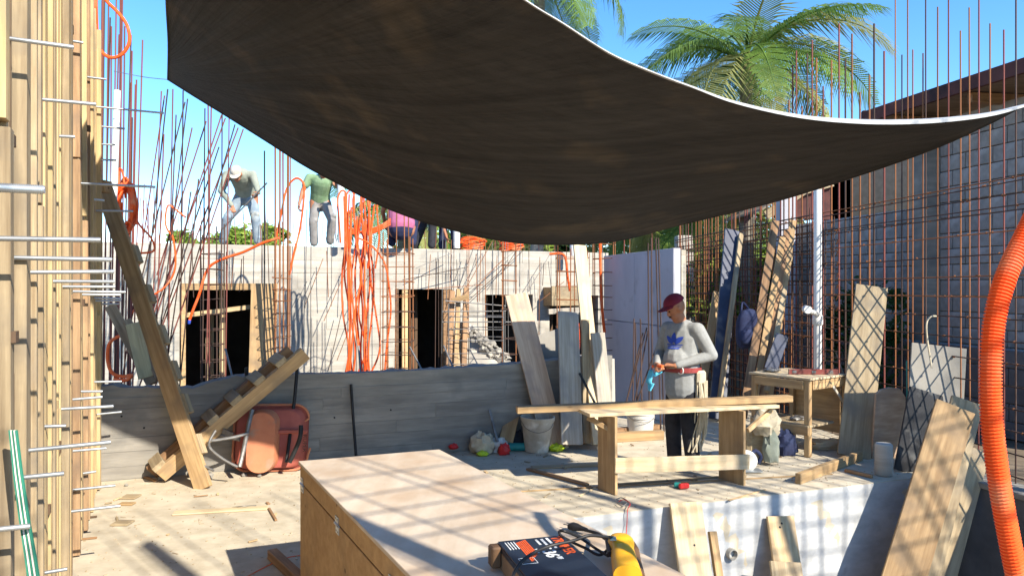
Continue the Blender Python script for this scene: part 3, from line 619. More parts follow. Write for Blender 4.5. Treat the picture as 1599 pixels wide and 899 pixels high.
# column cages
def cage(label, px, wpx, ytop, d, bars=4, ystir=None, m='rust', m2_='rust_dark', zb=ZL, tilt=0, ybot=None, step=.2):
    c = P(px, ytop, d); wd = wpx/F*d/2; t = thing('column_cage', label, 'rebar cage', (c.x, d, zb)); top = c.z; zb2 = zb
    for i in range(bars):
        if bars == 4: dx, dy = [(-1, -1), (1, -1), (1, 1), (-1, 1)][i]
        else: a = 2*PI*i/bars+.3; dx, dy = 1.1*math.cos(a), 1.1*math.sin(a)
        e = rnd(0, .12); bar('upright_bar', (c.x+dx*wd, d+dy*wd, zb), (c.x+dx*wd+tilt+rnd(-.02, .02), d+dy*wd, top+e), .0085, m, t)
    z = zb+.05; zs = top-.03 if ystir is None else P(px, ystir, d).z
    while z < zs:
        tt = tilt*(z-zb)/(top-zb); w2 = wd+.012; zz = z+rnd(-.01, .01)
        q = [V((c.x+a*w2+tt, d+b*w2, zz+rnd(-.012, .012))) for a, b in ((-1, -1), (1, -1), (1, 1), (-1, 1), (-1, -1))]
        MB().tube(q, .006, 5).build('stirrup', m2_ if z < 1.4 else m, t); z += step+rnd(-.02, .02)
    return t
cage('narrow dark ladder-like rebar cage in front of the left doorway', 332, 24, 360, 9.6, m='rust_dark', m2_='rust_dark')
cage('tall bundle-like rebar cage right of the left doorway', 440, 20, 232, 10.0, bars=10, ystir=415, m='rust', step=.15)
cage('wide rusty rebar cage at the left side of the middle doorway', 622, 42, 374, 10.2)
for px in (606, 617, 632, 640): bar('rebar', P(px, 580, 10.3), P(px+rnd(-3, 3), 320, 10.3), .008, 'rust', label='rusty bar rising through the cage below the pink shirt', cat='rebar', group='bars below the pink shirt')
cage('rusty cage above the pinkish leaning plank', 795, 22, 372, 10.4, m='rust')
cage('rebar cage left of the tall leaning plank', 893, 46, 398, 11.0, bars=6, m='rust')
cage('rebar cage with orange pipe at the right end of the back wall', 943, 30, 372, 11.2, m='rust')
cage('squat lattice cage standing right of the middle doorway', 745, 80, 486, 10.6, m='steel', m2_='steel', step=.17)
gW = 'upright bars in front of the back wall'
for px in [470, 481, 507, 515, 540, 552, 566, 572, 578, 589, 660, 668, 676, 684, 691, 698, 704, 711, 717, 724, 731, 737, 752, 763, 770, 778, 786, 806, 818, 829, 836, 846, 855, 866, 875, 912, 920, 928, 405, 418, 424, 380, 372, 360, 352, 315, 302]:
    p = bw(px, z=0, off=rnd(.06, .45)); z1 = BTOP+rnd(-.25, .55); z0 = ZL if random.random() < .35 else rnd(1.3, 1.75)
    bar('rebar', (p.x, p.y, z0), (p.x+rnd(-.05, .05), p.y, z1), .0062, random.choice(('rust', 'rust_dark', 'steel')), label='thin upright bar in front of the pale back wall', cat='rebar', group=gW)
gX = 'thin bent bars leaning on the back wall'
for x0, y0, x1, y1 in [(620, 438, 722, 418), (640, 420, 700, 395), (690, 478, 792, 395), (720, 470, 812, 388), (740, 440, 780, 402), (655, 452, 745, 445), (548, 470, 580, 410), (500, 500, 545, 400), (520, 560, 556, 470), (507, 575, 530, 480), (470, 480, 500, 405), (415, 470, 437, 430), (455, 480, 475, 440), (830, 470, 870, 440), (770, 430, 800, 388), (700, 480, 760, 378), (812, 455, 850, 395), (730, 385, 700, 470), (738, 385, 722, 440)]:
    a = bw(x0, y0, off=.35); b = bw(x1, y1, off=.28); bar('rebar', a, b, .006, random.choice(('rust_dark', 'steel', 'rust')), label='thin slanting bar leaning on the pale back wall', cat='rebar', group=gX)
for x0, y0, x1, y1 in [(690, 487, 790, 486), (690, 503, 800, 503), (695, 470, 790, 478)]:
    bar('rebar', P(x0, y0, 10.3), P(x1, y1, 10.5), .008, 'steel', label='horizontal bar across the lattice right of the middle doorway', cat='rebar', group='horizontal lattice bars')
gY = 'bars by the foot of the low wall top'
for x0, y0, x1, y1 in [(352, 545, 365, 590), (560, 540, 565, 600), (640, 542, 664, 580), (693, 540, 710, 572), (1, 1, 1, 1)][:4]:
    bar('rebar', P(x1, y1+8, 8.2), P(x0, y0, 8.4), .011, 'steel', label='short slanting bar stub just above the low wall', cat='rebar', group=gY)
# black bars leaning in front of panel wall
gZ = 'dark bars leaning on the lavender panel'
for x0, y0, x1, y1 in [(988, 680, 990, 498), (996, 680, 992, 505), (1003, 690, 1000, 498), (972, 650, 1010, 512), (975, 640, 1004, 520), (985, 660, 1012, 516), (990, 640, 1030, 528), (1014, 690, 1012, 380), (1019, 690, 1017, 372), (1032, 700, 1024, 372), (1037, 700, 1028, 372)]:
    bar('rebar', P(x0, min(y0, 676), 8.75), P(x1, y1, 8.9), .0085, 'rust_dark', label='dark bar leaning in front of the lavender-grey panel', cat='rebar', group=gZ)
# ================================================================ ORANGE CONDUITS
def H(label, pts, d, r=.0115, cat='conduit', group=None, m='orange', name='conduit'): return hose(name, pth(pts, d), r, m, label, cat, group)
H('orange conduit loop hanging in the sky at the top left', [(146, -40), (146, 40), (152, 72), (170, 90), (190, 86), (202, 66), (198, 40), (182, 18), (165, 0), (158, -30)], 7.4, .017)
H('straight pair of orange conduits beside the top of the formwork', [(148, -60), (147, 0), (148, 40), (150, 78)], 7.3, .034)
ck = thing('conduit_coil', 'tangled coil of orange conduit hanging at the end of the formwork', 'conduit coil', P(190, 380, 8.3))
for k in range(15):
    a0 = rnd(0, 6); pts = [P(194+(19-k*.8)*math.cos(a0+i*.7)+i*.4, 322+(36+rnd(-12, 12))*math.sin(a0+i*.7)+(i % 2)*3, 8.3+.1*math.sin(i+k)) for i in range(10)]
    hose('conduit_turn', pts, .0115, 'orange', parent=ck)
hose('conduit_turn', pth([(182, 330), (185, 290), (186, 265), (192, 272), (196, 310)], 8.3), .0115, 'orange', parent=ck)
H('orange conduit trailing down from the coil beside the formwork', [(200, 300), (208, 330), (218, 352), (236, 372), (240, 392), (214, 396)], 8.4)
H('orange conduit looping above the left end of the back wall and down', [(290, 340), (272, 326), (262, 322), (258, 345), (262, 360), (270, 372), (274, 400), (272, 425), (258, 448), (232, 466), (210, 484), (196, 510)], 9.2)
H('coiled orange conduit in the shade behind the ladder', [(216, 555), (214, 530), (192, 524), (172, 535), (168, 560), (175, 582), (192, 588), (206, 586), (196, 594), (178, 592)], 8.6, .02)
H('orange conduit crossing down over the left doorway', [(436, 372), (410, 380), (380, 394), (350, 404), (328, 416), (318, 436), (311, 460), (300, 488), (296, 500)], 9.3, .017)
bar('conduit_plug', P(296, 500, 9.3), P(295, 506, 9.3), .02, 'blue_print', label='blue plug on the end of the conduit over the left doorway', cat='plug')
H('orange conduit arching from the right cage past the green shirt worker', [(430, 380), (440, 330), (448, 295), (462, 279), (474, 288), (474, 315), (468, 360), (458, 400), (452, 430)], 10.2, .016)
gB = 'bundle of orange conduits hanging on the back wall'
for k in range(15):
    x = 536+k*3.1+rnd(-4, 4); pts = [(x+rnd(-3, 3), 300+rnd(0, 70)), (x+rnd(-5, 5), 380), (x+rnd(-7, 7), 430), (x+rnd(-6, 6), 490), (x+rnd(-8, 8)+4, 545), (x+rnd(-6, 6), 584)]
    H('orange conduit in the hanging bundle left of the middle doorway', pts, 10.3+rnd(-.15, .15), .0125, group=gB)
for k in range(5):
    x = 532+k*12; H('orange conduit loop rising above the hanging bundle', [(x, 380), (x-3, 340), (x-5, 312), (x+2, 298), (x+9, 306), (x+9, 335), (x+12, 372), (x+6, 420)], 10.4, .012, group=gB+' loops')
H('orange conduit sweeping right from the bundle to the middle cage', [(560, 372), (580, 384), (600, 410), (608, 450), (610, 490), (604, 540), (601, 580)], 10.1, .0125)
for k in range(4): H('red-orange conduit strand lying at the slab edge behind the bundle', [(548, 366-k*3), (575, 360+k*2), (596, 352+k*2), (610, 342+k*3)], 11.9, .016, group='strands by the pink shirt')
for c_, lab in ((748, 'coil of orange conduit on the slab under the tarp, left one'), (812, 'coil of orange conduit on the slab under the tarp, right one')):
    q = thing('conduit_coil', lab, 'conduit coil', bw(c_, z=BTOP, off=-.35))
    for k in range(6):
        p = bw(c_+rnd(-6, 6), z=BTOP+.05+.035*k, off=-.35); pts = [p+V((.2*math.cos(t), .14*math.sin(t), .02*math.sin(2*t+k))) for t in [i*.7 for i in range(10)]]; hose('conduit_turn', pts, .0135, 'orange', parent=q)
H('orange conduit hooked over the wall edge above the reused boards', [(858, 397), (878, 397), (884, 408), (886, 430), (890, 455)], 11.4, .02)
H('orange conduit running down the right end of the back wall', [(937, 372), (938, 430), (940, 480), (944, 520)], 11.0, .022)
H('orange conduit inside the opening behind the boards', [(903, 505), (904, 530), (903, 555)], 12.4, .02)
# foreground corrugated pipe
path = smooth_path([P(1720, 160, 1.75), P(1650, 270, 1.72), P(1604, 362, 1.7), P(1572, 430, 1.68), P(1553, 500, 1.67), P(1547, 580, 1.66), P(1549, 660, 1.66), P(1560, 750, 1.66), P(1574, 830, 1.66), P(1592, 920, 1.66), P(1612, 1020, 1.66), P(1640, 1200, 1.68)], 60)
rs = [.0222+(.0024 if (i//2) % 2 else -.0012) for i in range(len(path))]
# resample to even steps
acc = [0]
for a, b in zip(path, path[1:]): acc.append(acc[-1]+(b-a).length)
tot = acc[-1]; NP = int(tot/.0013); out = []; j = 0
for i in range(NP):
    t = tot*i/(NP-1)
    while j < len(acc)-2 and acc[j+1] < t: j += 1
    out.append(path[j].lerp(path[j+1], (t-acc[j])/max(acc[j+1]-acc[j], 1e-9)))
rs = [.0206+.0024*[-1, -.3, 1, 1, 1, -.3][i % 6] for i in range(NP)]
MB().tube(out, rs, 16).build('corrugated_pipe', 'orange', None, loc=out[-1], smooth=False, label='thick orange corrugated pipe hanging in the foreground at far right', cat='pipe')
# ================================================================ PVC
def pipe(label, x0, y0, x1, y1, d, r, elbow=False, dz=0):
    t = thing('pvc_pipe', label, 'pipe', P(x0, y0, d)); bar('pipe_body', P(x0, y0, d), P(x1, y1, d), r, 'pvc', t, n=14); return t
t = pipe('white plastic downpipe with a capped branch behind the mesh', 1277, 578, 1277, 297, 8.95, .048)
bar('branch', P(1279, 492, 8.93), P(1262, 485, 8.68), .03, 'pvc', t, n=14); bar('branch_cap', P(1258, 483, 8.70), P(1262, 484, 8.55), .045, 'pvc', t, n=16); MB().lathe(P(1277, 500, 8.95), [(.055, -.06), (.062, -.05), (.062, .05), (.055, .06)], 16).build('coupling', 'pvc', t, smooth=True)
pipe('white plastic pipe upright on the slab beside the orange bundle', 533, 380, 532, 280, 11.9, .055)
pipe('thin white plastic pipe upright on the slab left of the tarp low point', 713, 388, 713, 350, 13.2, .06)
pipe('leaning white plastic pipe at the far end of the formwork', 176, 360, 183, 142, 7.9, .035)
pipe('white plastic pipe at the top right corner behind the tall planks', 895, 400, 895, 372, 13.5, .06)
# ================================================================ TARP
far = smooth_path([P(262, 125, 7.5), P(300, 149, 7.45), P(352, 181, 7.4), P(425, 227, 7.3), P(475, 259, 7.25), P(527, 287, 7.2), P(591, 320, 7.18), P(650, 343, 7.15), P(697, 357, 7.12), P(770, 374, 7.1), P(850, 382, 7.05), P(960, 377, 7.25), P(1060, 352, 7.15), P(1200, 318, 6.6), P(1330, 278, 5.7), P(1450, 236, 5.0), P(1540, 196, 4.7), P(1600, 165, 4.6), P(1640, 150, 4.4)], 5)
nearE = smooth_path([P(250, -300, 3.6), P(400, -270, 3.4), P(560, -210, 3.4), P(700, -86, 3.6), P(820, 0, 3.8), P(880, 37, 3.9), P(950, 82, 4.0), P(1010, 109, 4.08), P(1080, 136, 4.15), P(1150, 162, 4.2), P(1250, 184, 4.26), P(1350, 193, 4.32), P(1450, 192, 4.36), P(1540, 182, 4.38), P(1600, 166, 4.4), P(1640, 150, 4.42)], 5)
left = smooth_path([P(262, 125, 7.5), P(263, 70, 6.6), P(260, 10, 5.9), P(256, -120, 4.6), P(250, -300, 3.6)], 6)
def samp(pl, t):
    acc = [0]
    for a, b in zip(pl, pl[1:]): acc.append(acc[-1]+(b-a).length)
    x = t*acc[-1]
    for i in range(len(pl)-1):
        if acc[i+1] >= x: return pl[i].lerp(pl[i+1], (x-acc[i])/max(acc[i+1]-acc[i], 1e-9))
    return pl[-1]
NU, NV = 190, 110; mb = MB(); P1, P2, P4, P3 = far[0], far[-1], left[-1], nearE[0]
for j in range(NV+1):
    v = j/NV
    for i in range(NU+1):
        u = i/NU; f = samp(far, u); n_ = samp(nearE, u); l = samp(left, v); r_ = P2
        p = f*(1-v)+n_*v + (l-(P1*(1-v)+nearE[0]*v))*(1-u)**2
        # belly between the ropes and folds fanning from the corners
        a = math.atan2(v*.55, u+.02); fall = min(1, u*4)*max(0, 1-u*1.7)
        fold = (math.sin(a*46+.8*math.sin(u*9))*.016+math.sin(a*97+u*3+2*math.sin(v*5))*.008+math.sin(a*171)*.0035)*fall
        a2_ = math.atan2(v*.5+.0, (1-u)+.02); fold += (math.sin(a2_*38)*.008)*min(1, (1-u)*4)*max(0, 1-(1-u)*2.2)
        edge = math.sin(v*55+u*14)*.010*max(0, 1-v*3.2)*min(1, v*6)*min(1, u*5)*min(1, (1-u)*5)
        belly = -.10*math.sin(PI*v)*math.sin(PI*min(1, u*1.02))*0
        p = p+V((0, 0, fold*min(1, v*5)*(1 if v < .97 else 0)+edge+belly)); mb.v.append(p)
for j in range(NV):
    for i in range(NU): a = j*(NU+1)+i; mb.f.append((a, a+1, a+NU+2, a+NU+1))
M['tarp'] = mat('dark_brown_tarp', (.074, .067, .063), (.050, .046, .044), scale=(.9, 5, 5), ns=2.6, rough=.72, bump=.8, big=.25, blot=(.14, .11, .08), blots=1.6, bloth=(.57, .72), bscale=.03, detail=10)
tp_ = thing('tarpaulin', 'huge dark brown tarpaulin sagging across the upper half of the view', 'tarpaulin', P1)
sheet = mb.build('sheet', 'tarp', tp_, smooth=True)
uvl = sheet.data.uv_layers.new(name='fan')
for lp in sheet.data.loops:
    vi = lp.vertex_index; i, j = vi % (NU+1), vi//(NU+1); u, v = i/NU, j/NV; uvl.data[lp.index].uv = (math.atan2(v*.6, u+.03), math.hypot(u, v*.6))
tm = M['tarp']; N = tm.node_tree.nodes; L = tm.node_tree.links; b_s = N['Principled BSDF']; uvn = N.new('ShaderNodeUVMap'); uvn.uv_map = 'fan'; mpn = N.new('ShaderNodeMapping'); mpn.inputs['Scale'].default_value = (34, 2.2, 1); L.new(uvn.outputs[0], mpn.inputs[0])
nz_ = N.new('ShaderNodeTexNoise'); nz_.inputs['Scale'].default_value = 1.0; nz_.inputs['Detail'].default_value = 8; nz_.inputs['Roughness'].default_value = .7; L.new(mpn.outputs[0], nz_.inputs[0])
bp0 = [n for n in N if n.type == 'BUMP'][0]; bp1 = N.new('ShaderNodeBump'); bp1.inputs['Strength'].default_value = .9; bp1.inputs['Distance'].default_value = .05; L.new(nz_.outputs[0], bp1.inputs['Height']); L.new(bp0.outputs[0], bp1.inputs['Normal']); L.new(bp1.outputs[0], b_s.inputs['Normal'])
rp_ = N.new('ShaderNodeValToRGB'); rp_.color_ramp.elements[0].position = .38; rp_.color_ramp.elements[0].color = (.5, .5, .5, 1); rp_.color_ramp.elements[1].position = .66; rp_.color_ramp.elements[1].color = (1.0, 1.0, 1.0, 1); L.new(nz_.outputs[0], rp_.inputs[0])  # fanned darker streaks paint the crease shading into the sheet colour
mx_ = N.new('ShaderNodeMixRGB'); mx_.blend_type = 'MULTIPLY'; mx_.inputs[0].default_value = 1; L.new([n for n in N if n.type == 'HUE_SAT'][0].outputs[0], mx_.inputs[1]); L.new(rp_.outputs[0], mx_.inputs[2]); L.new(mx_.outputs[0], b_s.inputs['Base Color'])
M['hem'] = mat('whitish_tarp_hem', (.50, .50, .49), (.36, .36, .36), ns=14, rough=.7, bump=.1)
mb = MB(); kk = len(nearE)
for i, p in enumerate(nearE):
    t = i/(kk-1); wd = .004+.042*max(0, math.sin(PI*min(1, max(0, (t-.5)/.48))))*(t > .5)
    mb.v += [p+V((0, -.006, -.006)), p+V((0, -.004, wd*.35)), p+V((0, .05+wd, wd)), p+V((0, .05+wd, wd-.008))]
for i in range(kk-1):
    a = i*4
    for j in range(4): mb.f.append((a+j, a+(j+1) % 4, a+(j+1) % 4+4, a+j+4))
mb.build('hem', 'hem', tp_, smooth=True)
MB().tube(far, .007, 5).build('edge_cord', 'tarp', tp_, smooth=True); MB().tube(left, .009, 5).build('edge_cord', 'tarp', tp_, smooth=True)
hose('rope', [P1, P(225, 121, 7.5), P(178, 112, 7.5)], .0035, 'steel', 'thin cord tying the left corner of the tarp', 'rope')
hose('rope', [nearE[-1], P(1700, 128, 4.4), P(1800, 100, 4.4)], .005, 'steel', 'cord tying the right corner of the tarp', 'rope')
# ================================================================ BOARDS, LADDERS
def lb(name, label, cat, x0, y0, d0, x1, y1, d1, wpx, thick, m, side=(1, .3, 0), parent=None, warp=0, group=None):
    a = P(x0, y0, d0); b = P(x1, y1, d1); w_ = wpx/F*((d0+d1)/2)
    return board(name, a, b, w_, thick, side, m, parent, warp=warp, label=label, cat=cat, group=group)
# ladder 1: cleated stringer from formwork down to the floor
la = thing('cleated_plank', 'long narrow plank with nailed cleats leaning from the formwork down to the floor', 'ladder', P(318, 763, 6.27))
a, b = P(318, 763, 6.27), P(163, 296, 6.9)
board('stringer', a, b, .155, .04, (1, -.2, 0), 'tan_board', la)
ax = (b-a).normalized()
for x, y in ((322, 700), (295, 640), (272, 590), (250, 535), (228, 470), (207, 405)):
    t = ((763-y)/(763-296)); c = a.lerp(b, t)+V((.085, .02, 0)); board('cleat', c-ax*.09, c+ax*.09, .05, .07, (1, -.2, 0), 'old_board', la)
# dark plank crossing behind
lb('plank', 'dark plank sloping in the shade behind the upright cleated plank, upper one', 'plank', 172, 478, 8.3, 238, 600, 8.0, 17, .04, 'brown_board')
lb('plank', 'second dark plank sloping down to the right behind the cleated plank', 'plank', 198, 500, 8.2, 250, 590, 7.8, 12, .04, 'brown_board')
lb('plywood_piece', 'yellowish plywood corner piece behind the cleated plank', 'plywood', 208, 505, 7.9, 228, 590, 7.8, 22, .02, 'stud_gold')
# ladder 2: cleated ramp
lc = thing('cleated_ramp', 'timber ramp of two joists with wooden cleats leaning over the low wall by the wheelbarrow', 'ramp', P(250, 742, 6.45))
a1, b1 = P(249, 743, 6.42), P(477, 551, 6.88); a2_, b2_ = P(262, 706, 6.62), P(462, 546, 7.0)
board('joist', a1, b1, .13, .05, (0, -.3, 1), 'tan_board', lc); board('joist', P(236, 738, 6.55), P(455, 548, 7.0), .13, .05, (0, -.3, 1), 'brown_board', lc)
ax = (b1-a1).normalized()
for x, y in ((248, 728), (290, 694), (327, 656), (362, 623), (398, 591), (432, 562)):
    t = (x-241)/(470-249)+.01; c = (a1.lerp(b1, t)+P(236, 738, 6.55).lerp(P(455, 548, 7.0), t))/2+V((-.03, 0, .06)); board('cleat', c+V((-.08, .10, .01)), c+V((.07, -.13, -.01)), .11, .05, ax, 'old_board', lc)
# boards leaning at centre
lb('leaning_plank', 'wide pinkish plywood plank leaning, its top third in sun, left of the grey boards', 'plank', 806, 460, 8.1, 866, 700, 7.75, 39, .025, 'pink_ply', (1, .39, 0))
lb('leaning_plank', 'straight upright grey board with dark stain, right of the pinkish plank', 'plank', 887, 487, 8.03, 893, 695, 7.68, 36, .025, 'grey_board', (1, .39, 0))
lb('leaning_plank', 'tallest leaning plank reaching up to the tarp, sunlit at its top', 'plank', 905, 384, 8.55, 936, 694, 7.75, 22, .03, 'pine_light', (1, .39, 0))
lb('leaning_plank', 'short grey plank leaning at the right end of the low wall', 'plank', 933, 520, 8.05, 950, 690, 7.85, 24, .03, 'grey_board', (1, .39, 0))
lb('leaning_plank', 'narrow grey plank between the upright board and the tallest plank', 'plank', 914, 500, 8.08, 916, 692, 7.85, 13, .03, 'old_board', (1, .39, 0))
lb('leaning_plank', 'dark grey board lying aslant behind the pinkish plank', 'plank', 852, 520, 8.5, 882, 600, 8.4, 50, .03, 'concrete', (1, .39, .1))
lb('steel_angle', 'dark thin steel angle leaning beside the short grey plank', 'steel bar', 905, 583, 7.85, 956, 682, 7.7, 4, .01, 'black_iron', (1, .39, 0))
lb('pale_post', 'pale rounded end post at the right end of the low wall', 'post', 951, 560, 8.45, 953, 690, 8.45, 11, .12, 'concrete_light', (1, .39, 0))
t = thing('formwork_box', 'square wooden formwork box jammed against the wall above the grey opening', 'box', bw(868, 470))
bbox(bs(848), bs(893), EYE-(478-CY)/F*13.2, EYE-(447-CY)/F*13.2, 'box_face', 'old_board', -.36, -.33, t); bbox(bs(848), bs(851), EYE-(478-CY)/F*13.2, EYE-(449-CY)/F*13.2, 'box_side', 'tan_board', -.32, -.01, t); bbox(bs(890), bs(893), EYE-(478-CY)/F*13.2, EYE-(449-CY)/F*13.2, 'box_side', 'tan_board', -.32, -.01, t); bbox(bs(851), bs(890), EYE-(478-CY)/F*13.2, EYE-(475-CY)/F*13.2, 'box_bottom', 'dark_ply', -.32, -.01, t)
lb('timber', 'horizontal timber across the opening under the wooden box', 'timber', 856, 487, 12.9, 905, 484, 13.1, 8, .06, 'grey_board', (0, 0, 1))
lb('plywood_sheet', 'brown plywood sheet standing in the left doorway', 'plywood', 413, 443, 10.4, 409, 600, 10.2, 40, .02, 'tan_board', (1, .2, 0))
lb('timber', 'upright timber edging the plywood sheet in the left doorway', 'timber', 396, 450, 10.4, 393, 600, 10.3, 6, .05, 'brown_board', (1, .4, 0))
for (x0, y0, x1, y1, w_, m_, l_) in [(716, 452, 711, 580, 7, 'tan_board', 'brown timber standing right of the middle doorway, left of the crate wood'), (728, 450, 724, 580, 8, 'brown_board', 'second brown timber right of the middle doorway'), (722, 505, 716, 580, 9, 'old_board', 'short timber between the two brown timbers'), (706, 455, 700, 580, 9, 'brown_board', 'timber jamb leaning at the right of the middle doorway')]:
    lb('timber', l_, 'timber', x0, y0, 11.0, x1, y1, 10.6, w_, .05, m_, (1, .4, 0))
for k in range(2): lb('timber', ['crosspiece nailed between the brown timbers, upper', 'crosspiece nailed between the brown timbers, lower'][k], 'timber', 706, 470+k*58, 10.8, 732, 463+k*60, 10.8, 8, .03, 'tan_board', (0, 0, 1))
# rubble slope right of the middle doorway
rb = thing('rubble_heap', 'sloping heap of pale broken concrete right of the middle doorway', 'rubble', P(735, 600, 11))
mb = MB(); mb.add([P(733, 505, 11.8), P(733, 640, 11.0), P(812, 640, 11.0), P(790, 560, 11.6), P(733, 505, 12.4), P(800, 560, 12.3)], [(0, 1, 2, 3), (0, 3, 5, 4)]).build('slope', 'concrete_light', rb)
for i in range(46):
    t_ = rnd(0, 1); p = P(735+60*t_+rnd(-6, 6), 512+52*t_+rnd(-5, 12), 11.5); MB().box(p, (rnd(.05, .14), rnd(.05, .12), rnd(.03, .09)), Quaternion((rnd(-1, 1), rnd(-1, 1), rnd(-1, 1)), rnd(0, 3)).to_matrix()).build('concrete_chunk', random.choice(('concrete_light', 'concrete')), rb, bevel=.01)
# planks leaning on the mesh
lb('leaning_plank', 'long dark blue-grey plank with pale edge leaning on the mesh behind the man', 'plank', 1143, 360, 10.6, 1119, 655, 9.4, 24, .045, 'navy_board', (1, .1, 0))
lb('plank_edge', 'pale sunlit narrow plank stood against the right of the dark plank', 'plank', 1157, 366, 10.5, 1122, 640, 9.4, 7, .06, 'stud_grey', (1, .1, 0))
lb('leaning_plank', 'short brown plank leaning on the mesh just right of the cap', 'plank', 1120, 457, 10.6, 1098, 590, 9.8, 13, .04, 'tan_board', (1, .1, 0))
for (x0, y0, x1, y1, w_, m_, l_, dd_) in [(1211, 346, 1160, 640, 12, 'brown_board', 'leftmost brown plank of the leaning bunch by the workbench', 9.1), (1222, 372, 1175, 630, 10, 'tan_board', 'second plank of the leaning bunch by the workbench, speckled with sun', 9.15), (1229, 360, 1190, 620, 10, 'brown_board', 'middle plank of the leaning bunch by the workbench', 9.2), (1238, 346, 1200, 610, 11, 'tan_board', 'rightmost tall plank of the leaning bunch by the workbench', 9.25), (1234, 400, 1197, 600, 8, 'old_board', 'short grey plank at the right of the leaning bunch', 9.1)]:
    lb('leaning_plank', l_, 'plank', x0, y0, dd_+.4, x1, y1+12, dd_-.6, w_, .05, m_, (1, -.2, 0))
lb('tile_offcut', 'small dark slanted panel standing behind the workbench top', 'panel', 1222, 523, 8.5, 1203, 578, 8.4, 20, .02, 'navy_board', (1, 0, 0))
lb('leaning_plank', 'broad weathered plank standing upright right of the workbench', 'plank', 1361, 448, 7.95, 1333, 713, 7.4, 47, .045, 'old_board', (1, -.25, 0))
lb('leaning_plank', 'thin plank edge just behind the broad weathered plank', 'plank', 1379, 455, 8.1, 1352, 700, 7.6, 12, .03, 'stud_gold', (.5, .8, 0))
# rounded offcut
mb = MB(); R_ = Matrix(((1, -.18, 0), (.18, .98, -.12), (0, .12, .99))); c = P(1388, 660, 7.35); w_ = .165
out = [(-w_, -.36), (w_*.9, -.36), (w_*1.0, .1), (w_*.95, .26), (w_*.55, .345), (-.02, .36), (-w_*.7, .34), (-w_, .30)]
vs = [c+R_ @ V((x, y0, z)) for y0 in (-.012, .012) for x, z in out]; n = len(out)
mb.add(vs, [tuple(range(n)), tuple(reversed(range(n, 2*n)))]+[(i, i+n, (i+1) % n+n, (i+1) % n) for i in range(n)]).build('rounded_board', 'pink_ply', None, loc=c-V((0, 0, .36)), label='rounded-top board striped by mesh shadow behind the concrete cylinder', cat='board')
lb('speckled_board', 'grey speckled panel crossed by bar shadows standing behind the black board', 'panel', 1466, 540, 7.05, 1455, 740, 6.9, 82, .02, 'concrete', (1, -.08, .03))
lb('black_board', 'black film-faced board leaning in front of the grey panel', 'board', 1452, 612, 6.98, 1428, 742, 6.85, 68, .02, 'black_board', (1, .1, .03))
cy = P(1380, 742, 6.72); cy.z = .005
MB().lathe(cy, [(0, 0), (.072, 0), (.078, .02), (.076, .27), (.066, .285), (0, .287)], 20).build('concrete_cylinder', 'concrete_light', None, loc=cy, smooth=True, label='small pale concrete test cylinder on the deck corner', cat='cylinder')
# three boards leaning in the pit at right
lb('leaning_plank', 'big brown board leaning out of the pit at right, front one of three', 'plank', 1492, 634, 6.32, 1392, 965, 5.86, 60, .03, 'big_brown', (1, -.12, 0))
lb('leaning_plank', 'middle pale board of the three leaning out of the pit', 'plank', 1510, 626, 6.42, 1425, 960, 5.98, 48, .03, 'old_board', (1, -.12, 0))
lb('leaning_plank', 'rear thin board of the three leaning out of the pit, furthest right', 'plank', 1522, 700, 6.46, 1452, 960, 6.08, 44, .03, 'old_board', (1, -.12, 0))
# boards on the deck face
lb('leaning_plank', 'pale board leaning on the white deck edge, taller left one', 'plank', 1070, 784, 5.74, 1098, 985, 5.45, 56, .025, 'pine_light', (1, .33, 0))
lb('batten', 'narrow brown batten beside the taller board on the deck edge', 'batten', 1112, 830, 5.76, 1134, 980, 5.52, 13, .04, 'tan_board', (1, .33, 0))
lb('leaning_plank', 'pale board with two nail holes leaning on the deck edge at centre right', 'plank', 1218, 806, 6.06, 1240, 960, 5.82, 50, .025, 'pine', (1, .33, 0))
lb('plank_offcut', 'greyish offcut standing in front of the board with two nail holes', 'offcut', 1226, 877, 5.84, 1240, 985, 5.62, 56, .025, 'old_board', (1, .33, .05))
for x, y, d_n, par in ((1221, 817, 6.028, 'pale board with two nail holes leaning on the deck edge at centre right'), (1217, 823, 6.02, 'pale board with two nail holes leaning on the deck edge at centre right'), (1085, 851, 5.628, 'pale board leaning on the white deck edge, taller left one')):
    pb = [o_ for o_ in C.objects if o_.get('label') == par][0]; Mi = Matrix.LocRotScale(pb.location, pb.rotation_quaternion, V((1, 1, 1))); q = P(x, y, d_n); ql = Mi.inverted() @ q; me_ = bpy.data.meshes.new('nail_hole'); hb = MB().tube([(ql.x, ql.y, .0127), (ql.x, ql.y, .0137)], .009, 10) if (Mi.to_3x3() @ V((0, 0, 1))).y < 0 else MB().tube([(ql.x, ql.y, -.0137), (ql.x, ql.y, -.0127)], .009, 10)
    me_.from_pydata([tuple(v) for v in hb.v], [], hb.f); me_.materials.append(M['black_iron']); oh = bpy.data.objects.new('nail_hole', me_); C.objects.link(oh); oh.parent = pb
# wall sleeve in the deck face
def deckface(px, py): u = (px-CX)/F; s = (u*e0.y-e0.x)/(ed.x-u*ed.y); p = e0+ed*s; return V((p.x, p.y, EYE-(py-CY)/F*p.y))
for px, py, nm in ((1140, 863, 'round pipe sleeve stub in the white deck edge, nearer one'), (1535, 832, None)):
    if nm: p = deckface(px, py); MB().lathe(p+en*.0, [(.035, 0), (.045, 0), (.045, .05), (.036, .05), (.034, .01)], 16, Matrix((ed, V((0, 0, 1)), en)).transposed()).build('pipe_sleeve', 'concrete_light', None, loc=p, smooth=True, label=nm, cat='pipe sleeve')
